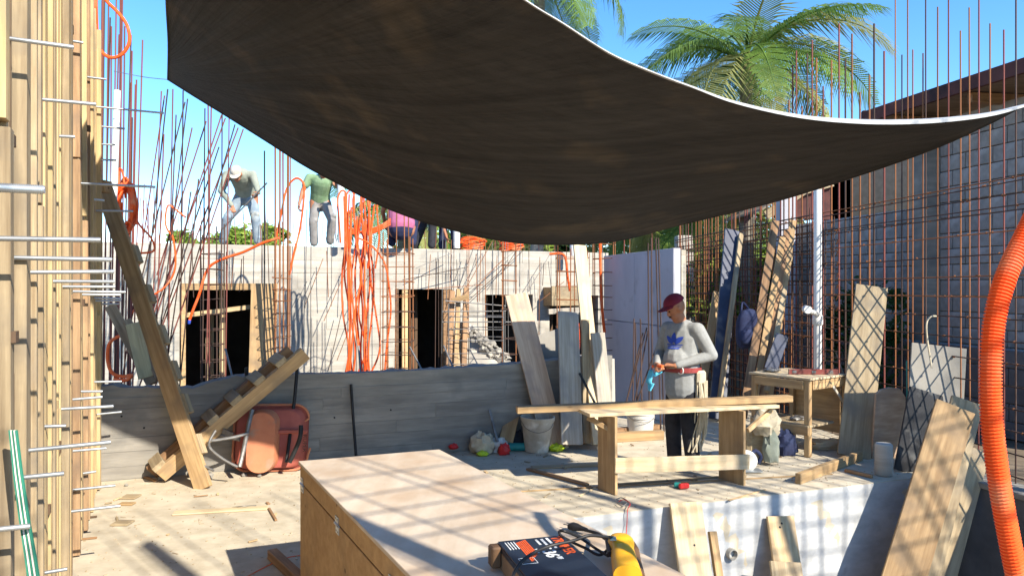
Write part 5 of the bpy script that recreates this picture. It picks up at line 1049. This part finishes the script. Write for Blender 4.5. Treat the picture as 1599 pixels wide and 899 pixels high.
# floor flakes and crumbs
mb = MB()
def in_poly(x, y, poly):
    c_ = False; n = len(poly)
    for i in range(n):
        (x0, y0), (x1, y1) = poly[i], poly[i-1]
        if (y0 > y) != (y1 > y) and x < (x1-x0)*(y-y0)/(y1-y0)+x0: c_ = not c_
    return c_
k = 0
while k < 1500:
    x, y = rnd(-3.6, 3.9), 4.0+rnd(0, 1)**1.2*5
    if not in_poly(x, y, DECK): continue
    k += 1; a = rnd(0, PI); l_ = rnd(.004, .018)*(3 if random.random() < .05 else 1); w_ = rnd(.003, .010); h_ = rnd(.001, .006)
    mb.box((x, y, h_/2+.001), (l_, w_, h_), Matrix.Rotation(a, 3, 'Z'))
M['chips'] = mat('wood_chips', (.50, .41, .28), (.30, .22, .14), ns=2, rough=.9, bump=0, big=.4)
mb.build('wood_chips', 'chips', None, label='scattered wood chips and crumbs over the dusty deck', cat='wood chips', kind='stuff')
# loose debris
for k in range(46):
    while True:
        x, y = rnd(-3.3, 3.6), rnd(4.2, 8.2)
        if in_poly(x, y, DECK): break
    a = rnd(0, PI); l_ = rnd(.03, .12); o = board('wood_sliver', (x, y, .006), (x+math.cos(a)*l_, y+math.sin(a)*l_, .006+rnd(0, .01)), rnd(.008, .03), .008, (-math.sin(a), math.cos(a), 0), random.choice(('old_board', 'brown_board', 'pine')), None, label='small loose wood sliver lying on the dusty deck', cat='wood sliver', group='slivers strewn over the deck')
for k in range(16):
    s_ = rnd(.2, 4.9); p = A0+AD*s_+AN*rnd(.03, .35); r_ = rnd(.012, .04); q = MB().ell((p.x, p.y, r_*.7), (r_, r_*rnd(.7, 1), r_*.8), None, 7, 5)
    q.v = [v+V((rnd(-.2, .2), rnd(-.2, .2), rnd(-.2, .2)))*r_ for v in q.v]; q.build('concrete_crumb', 'concrete', None, loc=(p.x, p.y, 0), label='small lump of broken concrete at the foot of the low wall', cat='rubble', group='concrete lumps along the low wall')
# ================================================================ PEOPLE
def evalmesh(mb, voxel, smooth, name):
    me = bpy.data.meshes.new(name); me.from_pydata([tuple(v) for v in mb.v], [], mb.f)
    bm = bmesh.new(); bm.from_mesh(me); bmesh.ops.recalc_face_normals(bm, faces=bm.faces); bm.to_mesh(me); bm.free()
    o = bpy.data.objects.new('tmp', me); C.objects.link(o)
    r = o.modifiers.new('r', 'REMESH'); r.mode = 'VOXEL'; r.voxel_size = voxel
    s = o.modifiers.new('s', 'SMOOTH'); s.iterations = smooth; s.factor = .5
    dg = bpy.context.evaluated_depsgraph_get(); out = bpy.data.meshes.new_from_object(o.evaluated_get(dg)); bpy.data.objects.remove(o)
    for p in out.polygons: p.use_smooth = True
    out.name = name; return out
def cap(mb, a, b, ra, rb, side=None, flat=1.0, n=14):
    """tapered limb section with domed ends; flat = depth/width ratio, side = width axis"""
    a = V(a); b = V(b); t = (b-a); L_ = t.length; t = t/L_ if L_ > 1e-6 else V((0, 0, 1))
    u = V(side) if side else t.orthogonal(); u = (u-t*u.dot(t)).normalized(); w_ = t.cross(u); rings = []
    def ring(c, r): return [c+(u*math.cos(x)*r+w_*math.sin(x)*r*flat) for x in [2*PI*j/n for j in range(n)]]
    S = []
    for k in range(4): f = k/4*PI/2; S.append((a-t*ra*math.cos(f)*min(1, flat+.2), ra*math.sin(f)+1e-4))
    for k in range(5): S.append((a.lerp(b, k/4), ra+(rb-ra)*k/4))
    for k in range(1, 5): f = k/4*PI/2; S.append((b+t*rb*math.sin(f)*min(1, flat+.2), rb*math.cos(f)+1e-4))
    m_ = loft([ring(c, r) for c, r in S]); m_.f.append(tuple(reversed(range(n)))); mb.add(m_.v, m_.f)
def hand(mb, wrist, dirv, palmn, curl=.8, s=1.0, thumb=1):
    d = V(dirv).normalized(); n = V(palmn); n = (n-d*n.dot(d)).normalized(); sd_ = d.cross(n)
    cap(mb, V(wrist), V(wrist)+d*.075*s, .026*s, .034*s, sd_, .55)
    base = V(wrist)+d*.085*s
    for i, (o_, l_) in enumerate(((-.030, .068), (-.010, .078), (.010, .074), (.029, .058))):
        p = base+sd_*o_*s; a_ = curl*.55; q1 = p+(d*math.cos(a_)+n*math.sin(a_))*l_*.45*s; a_ = curl*1.3; q2 = q1+(d*math.cos(a_)+n*math.sin(a_))*l_*.32*s; a_ = curl*1.9; q3 = q2+(d*math.cos(a_)+n*math.sin(a_))*l_*.25*s
        cap(mb, p, q1, .0098*s, .009*s, n=8); cap(mb, q1, q2, .009*s, .0085*s, n=8); cap(mb, q2, q3, .0085*s, .0075*s, n=8)
    p = V(wrist)+d*.03*s-sd_*.026*s*thumb; q1 = p+(d*.7-sd_*.6*thumb+n*.5)*.042*s; q2 = q1+(d*.8+n*.55)*.034*s; cap(mb, p, q1, .013*s, .011*s, n=8); cap(mb, q1, q2, .011*s, .009*s, n=8)
def person(label, origin, face, J, top, trousers, shoes='leather', sleeve=1.0, headdir=None, hair='hair', capm=None, voxel=.008, hands=None, girth=1.0, bare=False, belly=0, tuck=True, group=None):
    origin = V(origin); f = V((face[0], face[1], 0)).normalized(); l = V((-f.y, f.x, 0)); t = thing('person', label, 'person', origin, group)
    def L(p): return origin+l*p[0]+f*p[1]+V((0, 0, p[2]))
    def D(p): return l*p[0]+f*p[1]+V((0, 0, p[2]))
    j = {k: L(v) for k, v in J.items()}
    hd = D(headdir or (0, 1, 0)).normalized(); hc = j['head']; hu = (j['head']-j['neck']).normalized() if 'hup' not in J else D(J['hup']).normalized()
    hd = (hd-hu*hd.dot(hu)).normalized(); hs = hu.cross(hd).normalized(); sh = (j['shL']-j['shR']).normalized(); hip = (j['hipL']-j['hipR']).normalized()
    RH = Matrix((hs, hd, hu)).transposed()
    def HH(x, y, z): return hc+RH @ V((x, y, z))
    b = MB(); g = girth
    cap(b, j['pelvis'], j['waist'], .145*g, .135*g, hip, .72); cap(b, j['waist'], j['chest'], .135*g, .155*g, sh, .70)
    cap(b, j['chest'], j['chest'].lerp(j['neck'], .6), .15*g, .09*g, sh, .62)
    if belly: b.ell(j['waist']+(D((0, 1, 0))*.045), (.115*g, .115*g, .12*g))
    cap(b, j['chest'].lerp(j['neck'], .7), hc-hu*.05, .062, .052)
    b.ell(HH(0, -.01, .02), (.072, .090, .098), RH, 18, 14); b.ell(HH(0, .028, -.055), (.052, .055, .050), RH, 14, 10)     # skull, jaw
    b.ell(HH(0, .082, -.018), (.013, .020, .024), RH, 10, 8); b.ell(HH(0, .075, .030), (.045, .016, .012), RH, 10, 6)   # nose, brow
    b.ell(HH(0, .070, -.058), (.024, .014, .009), RH, 10, 6); b.ell(HH(0, .062, -.095), (.020, .016, .014), RH, 10, 6)
    for sx in (-1, 1): b.ell(HH(sx*.074, -.008, -.006), (.011, .022, .032), RH, 10, 8)
    for S in 'LR':
        s_ = 1 if S == 'L' else -1
        cap(b, j['sh'+S], j['el'+S], .052*g, .040, None); cap(b, j['el'+S], j['wr'+S], .039, .026, None)
        cap(b, j['chest'].lerp(j['neck'], .45), j['sh'+S], .062*g, .055*g)
        cap(b, j['hip'+S], j['kn'+S], .088*g, .056, None); cap(b, j['kn'+S], j['an'+S], .056, .036, None)
        hdn = (hands or {}).get(S)
        dv = D(hdn[0]) if hdn else (j['wr'+S]-j['el'+S]); pn = D(hdn[1]) if hdn else D((-s_, .2, 0)); hand(b, j['wr'+S], dv, pn, hdn[2] if hdn else .5, 1.0, s_)
    me = evalmesh(b, voxel, 3, 'body'); me.materials.append(M['skin'])
    loc = origin; me.transform(Matrix.Translation(-loc)); ob = bpy.data.objects.new('body', me); C.objects.link(ob); ob.parent = t
    def cloth(name, mb, m, vx=None, sm=3):
        m_ = evalmesh(mb, vx or voxel*1.2, sm, name); m_.materials.append(M[m]); m_.transform(Matrix.Translation(-loc))
        if name in ('shirt', 'trousers'):
            nn_ = [V(v.normal) for v in m_.vertices]
            for v, n_ in zip(m_.vertices, nn_):
                q = v.co; a_ = noise.noise(V((q.x*6+q.z*5, q.y*6, q.z*17)))*.6+noise.noise(V((q.x*13, q.y*13-q.z*8, q.z*24+7)))*.4
                r_ = (1-abs(a_)*2.2); v.co = q+n_*((.012 if voxel < .007 else .018)*r_-.007); o = bpy.data.objects.new(name, m_); C.objects.link(o); o.parent = t; return o
    # shirt
    c = MB(); e = .016
    cap(c, j['pelvis'].lerp(j['waist'], .25), j['waist'], .150*g+e, .142*g+e, hip, .74); cap(c, j['waist'], j['chest'], .142*g+e, .158*g+e, sh, .72); cap(c, j['chest'], j['chest'].lerp(j['neck'], .55), .155*g+e*.7, .098*g, sh, .66)
    if belly: c.ell(j['waist']+(D((0, 1, 0))*.048), (.115*g+e, .118*g+e, .13*g+e))
    for S in 'LR':
        cap(c, j['chest'].lerp(j['neck'], .42), j['sh'+S], .070*g, .066*g); end = j['sh'+S].lerp(j['el'+S], min(1, sleeve*1.0) if sleeve < 1 else 1)
        cap(c, j['sh'+S], end, .066*g, .056 if sleeve >= 1 else .064, None)
        if sleeve >= 1:
            cap(c, j['el'+S], j['el'+S].lerp(j['wr'+S], .93), .054, .036, None)
            for k in range(4): q = j['el'+S].lerp(j['wr'+S], .12+.2*k); cap(c, q, q+(j['wr'+S]-j['el'+S])*.05, .051-.004*k, .049-.004*k)
    rr = random.Random(5)
    so = cloth('shirt', c, top)
    p = MB()
    cap(p, j['pelvis']-V((0, 0, .03)), j['pelvis'].lerp(j['waist'], .35), .150*g, .146*g, hip, .76)
    for S in 'LR':
        cap(p, j['pelvis'].lerp(j['hip'+S], .8), j['kn'+S], .094*g, .074, None); cap(p, j['kn'+S], j['an'+S], .076, .068, None)
        for k in range(5): q = j['kn'+S].lerp(j['an'+S], -.15+.26*k); cap(p, q-f*.01-l*.03, q+f*rr.uniform(0, .03)+l*.03+V((0, 0, rr.uniform(-.03, .03))), .047, .044, None, n=8)
    cloth('trousers', p, trousers)
    for S in 'LR':
        sm_ = MB(); a = j['an'+S]; ft = (D(J['toe'+S]) if 'toe'+S in J else f); ft = V(ft).normalized(); cap(sm_, a-V((0, 0, .035))-ft*.05, a-V((0, 0, .045))+ft*.14, .045, .042, ft.cross(V((0, 0, 1))), .9); cap(sm_, a+V((0, 0, .03)), a-V((0, 0, .03)), .048, .05)
        cloth('shoe', sm_, shoes, .012)
    # hair and headgear
    if hair:
        h = MB(); h.ell(HH(0, -.026, .030), (.086, .094, .098), RH, 18, 12); h.ell(HH(0, -.058, -.02), (.078, .062, .076), RH, 14, 10); cloth('hair', h, hair, .008, 2)
    for sx in (-1, 1): MB().ell(HH(sx*.030, .074, .010), (.011, .007, .006), RH, 10, 6).build('eye', 'hair', t, smooth=True)
    if capm:
        h = MB(); vs = []; n = 20
        for i in range(9):
            ph = PI/2*i/8
            for k in range(n): a = 2*PI*k/n; vs.append(HH(.088*math.cos(a)*math.cos(ph), -.012+.104*math.sin(a)*math.cos(ph), .052+.085*math.sin(ph)))
        h.add(vs, [(i*n+k, i*n+(k+1) % n, (i+1)*n+(k+1) % n, (i+1)*n+k) for i in range(8) for k in range(n)]); crown = h.build('cap', capm, t, smooth=True)
        br = MB(); pts = []
        for r_, dz in ((1, 0), (1, .006)):
            for k in range(13): a = math.radians(15+150*k/12); pts.append(HH(.087*math.cos(a), .090*math.sin(a), .056+dz))
            for k in range(13): a = math.radians(165-150*k/12); pts.append(HH(.086*math.cos(a), .012+.150*math.sin(a), .052+dz-.014*abs(math.cos(a))))
        n2 = 26; br.add(pts, [tuple(range(n2)), tuple(reversed(range(n2, 2*n2)))]+[(k, k+n2, (k+1) % n2+n2, (k+1) % n2) for k in range(n2)]); br.build('brim', capm, crown, smooth=False)
    return t, j, L, D, so, HH, RH
base = dict(pelvis=(0, 0, .90), waist=(0, .01, 1.04), chest=(0, .0, 1.24), neck=(0, .01, 1.41), head=(0, .045, 1.525), shL=(.175, 0, 1.34), shR=(-.175, 0, 1.34), elL=(.25, -.03, 1.08), elR=(-.25, -.03, 1.08), wrL=(.26, .1, .88), wrR=(-.26, .1, .88),
            hipL=(.085, 0, .88), hipR=(-.085, 0, .88), knL=(.10, .02, .48), knR=(-.10, .02, .48), anL=(.11, -.02, .09), anR=(-.11, -.02, .09))
# --- main man
J = dict(base); J.update(elL=(.255, -.10, 1.09), elR=(-.245, .03, 1.08), wrL=(.09, .20, 1.0), wrR=(-.085, .26, 1.0), head=(-.02, .075, 1.512), shL=(.172, 0, 1.315), shR=(-.172, 0, 1.315), neck=(0, .015, 1.40), knL=(.10, .03, .47), hipL=(.07, 0, .88), hipR=(-.07, 0, .88))
man, j, L, D, shirt, HH, RH = person('man in maroon cap and light grey long-sleeved shirt standing behind the bench', (1.58, 6.86, 0), (-.80, -.60), J, 'grey_knit', 'dark_cloth', 'dark_cloth', 1.0, (-.43, .9, -.14), 'hair', 'maroon', .0065,
    {'L': ((-.85, .5, .05), (-.2, .1, -1), .95), 'R': ((.75, .6, .05), (.2, .1, -1), .95)}, girth=1.10, belly=1)
mb = MB()   # moustache and stubble patch
mb.ell(HH(0, .083, -.047), (.026, .010, .008), RH, 12, 6); mb.build('moustache', 'hair', man, smooth=True)
# shirt tail shows pale below the belt
mb = MB(); cap(mb, j['pelvis']+V((0, 0, -.12)), j['pelvis']+V((0, 0, .05)), .172, .168, (j['hipL']-j['hipR']).normalized(), .90); m_ = evalmesh(mb, .009, 3, 'shirt_tail'); m_.materials.append(M['grey_knit']); m_.transform(Matrix.Translation(-wloc(man))); o = bpy.data.objects.new('shirt_tail', m_); C.objects.link(o); o.parent = man
# belt
hipv = (j['hipL']-j['hipR']).normalized(); fw_ = D((0, 1, 0)); cB = j['pelvis']+V((0, 0, .055)); n = 32; mb = MB()
for zz, rr_ in ((-.022, .186), (-.022, .194), (.022, .194), (.022, .186)): mb.v += [cB+hipv*math.cos(2*PI*k/n)*rr_+fw_*(math.sin(2*PI*k/n)*rr_*.86+.012)+V((0, 0, zz)) for k in range(n)]
for i in range(4):
    for k in range(n): mb.f.append((i*n+k, i*n+(k+1) % n, ((i+1) % 4)*n+(k+1) % n, ((i+1) % 4)*n+k))
mb.build('belt', 'red', man, smooth=False)
pp = cB+hipv*.11+fw_*.155; hose('belt_ring', [pp+(hipv*math.cos(a)+V((0, 0, math.sin(a))))*.032 for a in [PI/4*k for k in range(9)]], .006, 'pvc', parent=man, sub=3)
pp = cB-hipv*.10+fw_*.17; hose('belt_ring', [pp+(hipv*math.cos(a)+V((0, 0, math.sin(a))))*.034 for a in [PI/4*k for k in range(9)]], .006, 'rubber', parent=man, sub=3)
# tool pouch and hanging straps
pc2 = cB+hipv*.19-fw_*.03; mb = MB(); mb.box(pc2+V((0, 0, -.07)), (.05, .12, .13), Matrix((hipv, fw_, V((0, 0, 1)))).transposed()); pouch = mb.build('tool_pouch', 'canvas', man, bevel=.02)
for k in range(14):
    a = pc2+fw_*rnd(-.07, .06)+hipv*rnd(-.01, .03)+V((0, 0, -.10)); hose('pouch_strap', [a, a+V((rnd(-.02, .02), 0, -.25)), a+V((rnd(-.07, .0), 0, -.5)), a+V((rnd(-.11, -.02), 0, -.64))], rnd(.006, .012), random.choice(('canvas', 'canvas', 'sage_cloth')), parent=man)
# orange thing held
hc_ = (j['wrL']+j['wrR'])/2+D((0, .10, .0)); bar('held_tool', hc_-D((.07, 0, .01)), hc_+D((.05, .0, .0)), .014, 'orange', None, n=10, label='short orange tool held in both hands of the man in the cap', cat='tool')
# blue glove hanging off the hand
gl = MB(); g0_ = j['wrR']+D((0, .07, -.09)); cap(gl, g0_+V((0, 0, .03)), g0_+V((-.02, 0, -.06)), .03, .034, D((1, 0, 0)), .5)
for k in range(4): q = g0_+D((-.03+.02*k, 0, -.08)); cap(gl, q, q+V((-.01*k, 0, -.05-.01*(k % 2))), .010, .009, n=8)
q = g0_+V((.03, 0, .0)); cap(gl, q, q+V((.06, 0, .03)), .02, .017, n=8)
m_ = evalmesh(gl, .006, 2, 'glove'); m_.materials.append(M['cyan']); m_.transform(Matrix.Translation(-g0_)); o = bpy.data.objects.new('rubber_glove', m_); C.objects.link(o); o.location = g0_; tag(o, 'light blue rubber glove hanging at the hand of the man in the cap', 'glove')
# shirt print projected on the chest
bm = bmesh.new(); bm.from_mesh(shirt.data); bvh = BVHTree.FromBMesh(bm); bm.free(); so_ = wloc(shirt)
lc_ = j['chest']+V((0, 0, -.05))+D((.015, 0, 0)); cr, cu_ = -D((1, 0, 0)), V((0, 0, 1))   # seen from the front, his left is on the right
mb = MB()
def shape_pts(fn, nu, nv):
    grid = []
    for a in range(nu+1):
        row = []
        for b in range(nv+1):
            x, z = fn(a/nu, b/nv); o_ = lc_-cr*x+cu_*z+D((0, .5, 0)); hit = bvh.ray_cast(o_-so_, -D((0, 1, 0)))
            row.append((hit[0]+so_+hit[1]*.0055) if hit[0] is not None else (lc_-cr*x+cu_*z+D((0, .16, 0))))
        grid.append(row)
    b0 = len(mb.v)
    for r in grid: mb.v += r
    for a in range(nu):
        for b in range(nv): q = b0+a*(nv+1)+b; mb.f.append((q, q+1, q+nv+2, q+nv+1))
def petal(ang, L_, w_):
    def fn(a, b): s = L_*(.12+.88*a); x = (b-.5)*2*w_*math.sin(PI*min(1, a*.86+.14))**.8*(1 if a < .999 else 0); c_, s_ = math.cos(ang), math.sin(ang); return (x*c_+s*s_, -x*s_+s*c_)
    return fn
for an, L_, w_ in ((0, .105, .027), (-.95, .115, .023), (.95, .115, .023)): shape_pts(petal(an, L_, w_), 8, 6)
for k in range(3): shape_pts(lambda a, b, k=k: ((a-.5)*(.17-.025*k), -.012-.017*k+b*.009), 12, 1)
mb.build('shirt_print', 'blue_print', man)
# --- worker bending (on slab)
wk = G(380, 11.95, BTOP+.002)
J = dict(pelvis=(0, -.16, .84), waist=(0, -.06, .96), chest=(0, .13, 1.10), neck=(0, .27, 1.16), head=(0.02, .40, 1.10), shL=(.20, .17, 1.13), shR=(-.20, .17, 1.13), elL=(.30, .26, .92), elR=(-.26, .26, .86), wrL=(.33, .36, .78), wrR=(-.05, .38, .60),
         hipL=(.10, -.15, .82), hipR=(-.10, -.15, .82), knL=(.19, -.02, .45), knR=(-.26, -.02, .44), anL=(.20, -.10, .10), anR=(-.36, -.12, .10), hup=(0, .75, .66))
J['elL'] = (.29, .26, .93); J['wrL'] = (.34, .34, .82)
person('worker in faded sage long sleeves and cream cap bending over on the slab', wk, (.05, -1), J, 'sage_cloth', 'denim', 'leather', 1.0, (0, .5, -.9), 'hair', 'cream_cloth', .010, {'L': ((-.2, .6, -.5), (-1, 0, 0), 1.1), 'R': ((.3, .3, -.9), (.3, 1, 0), .9)}, girth=1.05)
bar('rebar_piece', P(347, 358, 11.5), P(417, 286, 11.5), .013, 'steel', None, n=8, label='grey steel bar held slantwise by the bending worker', cat='steel bar')
# --- green shirt worker
wk = G(500, 12.4, BTOP+.002)
J = dict(base); J.update(pelvis=(0, -.02, .78), waist=(.0, .05, .90), chest=(.02, .15, 1.06), neck=(.05, .26, 1.18), head=(.09, .34, 1.28), shL=(.21, .18, 1.12), shR=(-.17, .16, 1.15), elL=(.32, .30, .95), wrL=(.28, .42, .98), elR=(-.28, .16, .92), wrR=(-.33, .24, .70), hipL=(.09, 0, .76), hipR=(-.09, 0, .76), knL=(.19, .14, .46), anL=(.16, .0, .12), knR=(-.11, .05, .42), anR=(-.10, -.02, .09))
person('worker in green polo shirt and grey trousers stepping up, head hidden by the tarp', wk, (.25, -1), J, 'green_cloth', 'grey_cloth', 'dark_cloth', .55, (0, .8, -.5), 'hair', None, .010, {'R': ((-.1, .3, -.9), (1, .2, 0), 1.0)}, girth=1.02)
# --- pink shirt worker crouching, back towards camera
wk = G(627, 12.3, BTOP+.002)
J = dict(base); J.update(pelvis=(0, -.08, .34), waist=(0, -.06, .52), chest=(0, .02, .76), neck=(0, .10, .90), head=(.06, .16, 1.02), shL=(.19, .02, .86), shR=(-.19, .02, .86), elL=(.32, .16, .62), elR=(-.32, .16, .62), wrL=(.30, .36, .42), wrR=(-.26, .36, .42), hipL=(.10, -.05, .28), hipR=(-.10, -.05, .28), knL=(.20, .30, .48), knR=(-.20, .30, .48), anL=(.17, .18, .09), anR=(-.17, .18, .09))
person('worker in faded magenta shirt crouching with his back turned beside the orange bundle', wk, (-.1, 1), J, 'pink_cloth', 'navy_cloth', 'dark_cloth', .6, (0, 1, -.2), 'hair', 'cream_cloth', .011, girth=1.4)
# --- legs beyond
J = dict(base); J.update(knL=(.20, .10, .50), anL=(.32, .0, .09), chest=(0, .18, 1.12), neck=(0, .3, 1.2), head=(0, .42, 1.2), shL=(.18, .2, 1.2), shR=(-.18, .2, 1.2), elL=(.22, .3, .95), elR=(-.22, .3, .95), wrL=(.15, .35, .7), wrR=(-.15, .35, .7))
person('worker in dark trousers bending beside the crouching pink shirt, upper body hidden by the tarp', G(668, 13.3, BTOP+.002), (.6, .8), J, 'sage_cloth', 'dark_cloth', 'dark_cloth', .5, None, 'hair', None, .012)
J = dict(J); J.update(anL=(.12, 0, .09), knL=(.10, .05, .48), wrR=(-.1, .3, .25), elR=(-.2, .25, .6))
person('worker in navy trousers bending with a hand reaching down to the slab', G(700, 13.6, BTOP+.002), (.3, -1), J, 'navy_cloth', 'navy_cloth', 'leather', .5, None, 'hair', None, .012)

# ---------------------------------------------------------------- labels by place for look-alikes that can be told apart
ORD = 'leftmost second third fourth fifth sixth seventh eighth ninth tenth eleventh twelfth thirteenth fourteenth fifteenth sixteenth seventeenth eighteenth nineteenth twentieth twenty-first twenty-second twenty-third twenty-fourth'.split()
def ords(group, n_max, lab):
    obs = [o for o in C.objects if o.get('group') == group]
    if not obs or len(obs) > n_max: return
    def key(o):
        bpy_l = o.matrix_basis.translation; return bpy_l.x/max(bpy_l.y, .1)
    obs.sort(key=key)
    for i, o in enumerate(obs):
        w_ = ORD[i] if i < len(ORD) else None
        if i == 0: o['label'] = lab % 'leftmost'
        elif i == len(obs)-1: o['label'] = lab % 'rightmost'
        elif w_: o['label'] = lab % (w_+' from left')
ords(gB, 15, 'orange conduit, %s, in the bundle hanging left of the middle doorway')
ords(gB+' loops', 15, 'orange loop, %s, rising above the conduit bundle on the back wall')
ords(gZ, 15, 'dark bar, %s, leaning in front of the lavender-grey panel')
ords('bars below the pink shirt', 15, 'rusty bar, %s of four, rising below the magenta shirt worker')
ords('strands by the pink shirt', 15, 'red-orange conduit strand, %s, at the slab edge behind the bundle')
ords('horizontal lattice bars', 15, 'grey horizontal bar, %s, across the lattice right of the middle doorway')
ords(gX, 24, 'thin slanting bar, %s, leaning on the pale back wall')
ords(gU, 24, 'rebar, %s, in the bundle rising behind the end of the formwork')
ords(gT, 24, 'tall slanting rebar, %s, against the sky left of the bending worker')
ords(gY, 15, 'short slanting steel stub, %s, just above the low wall')
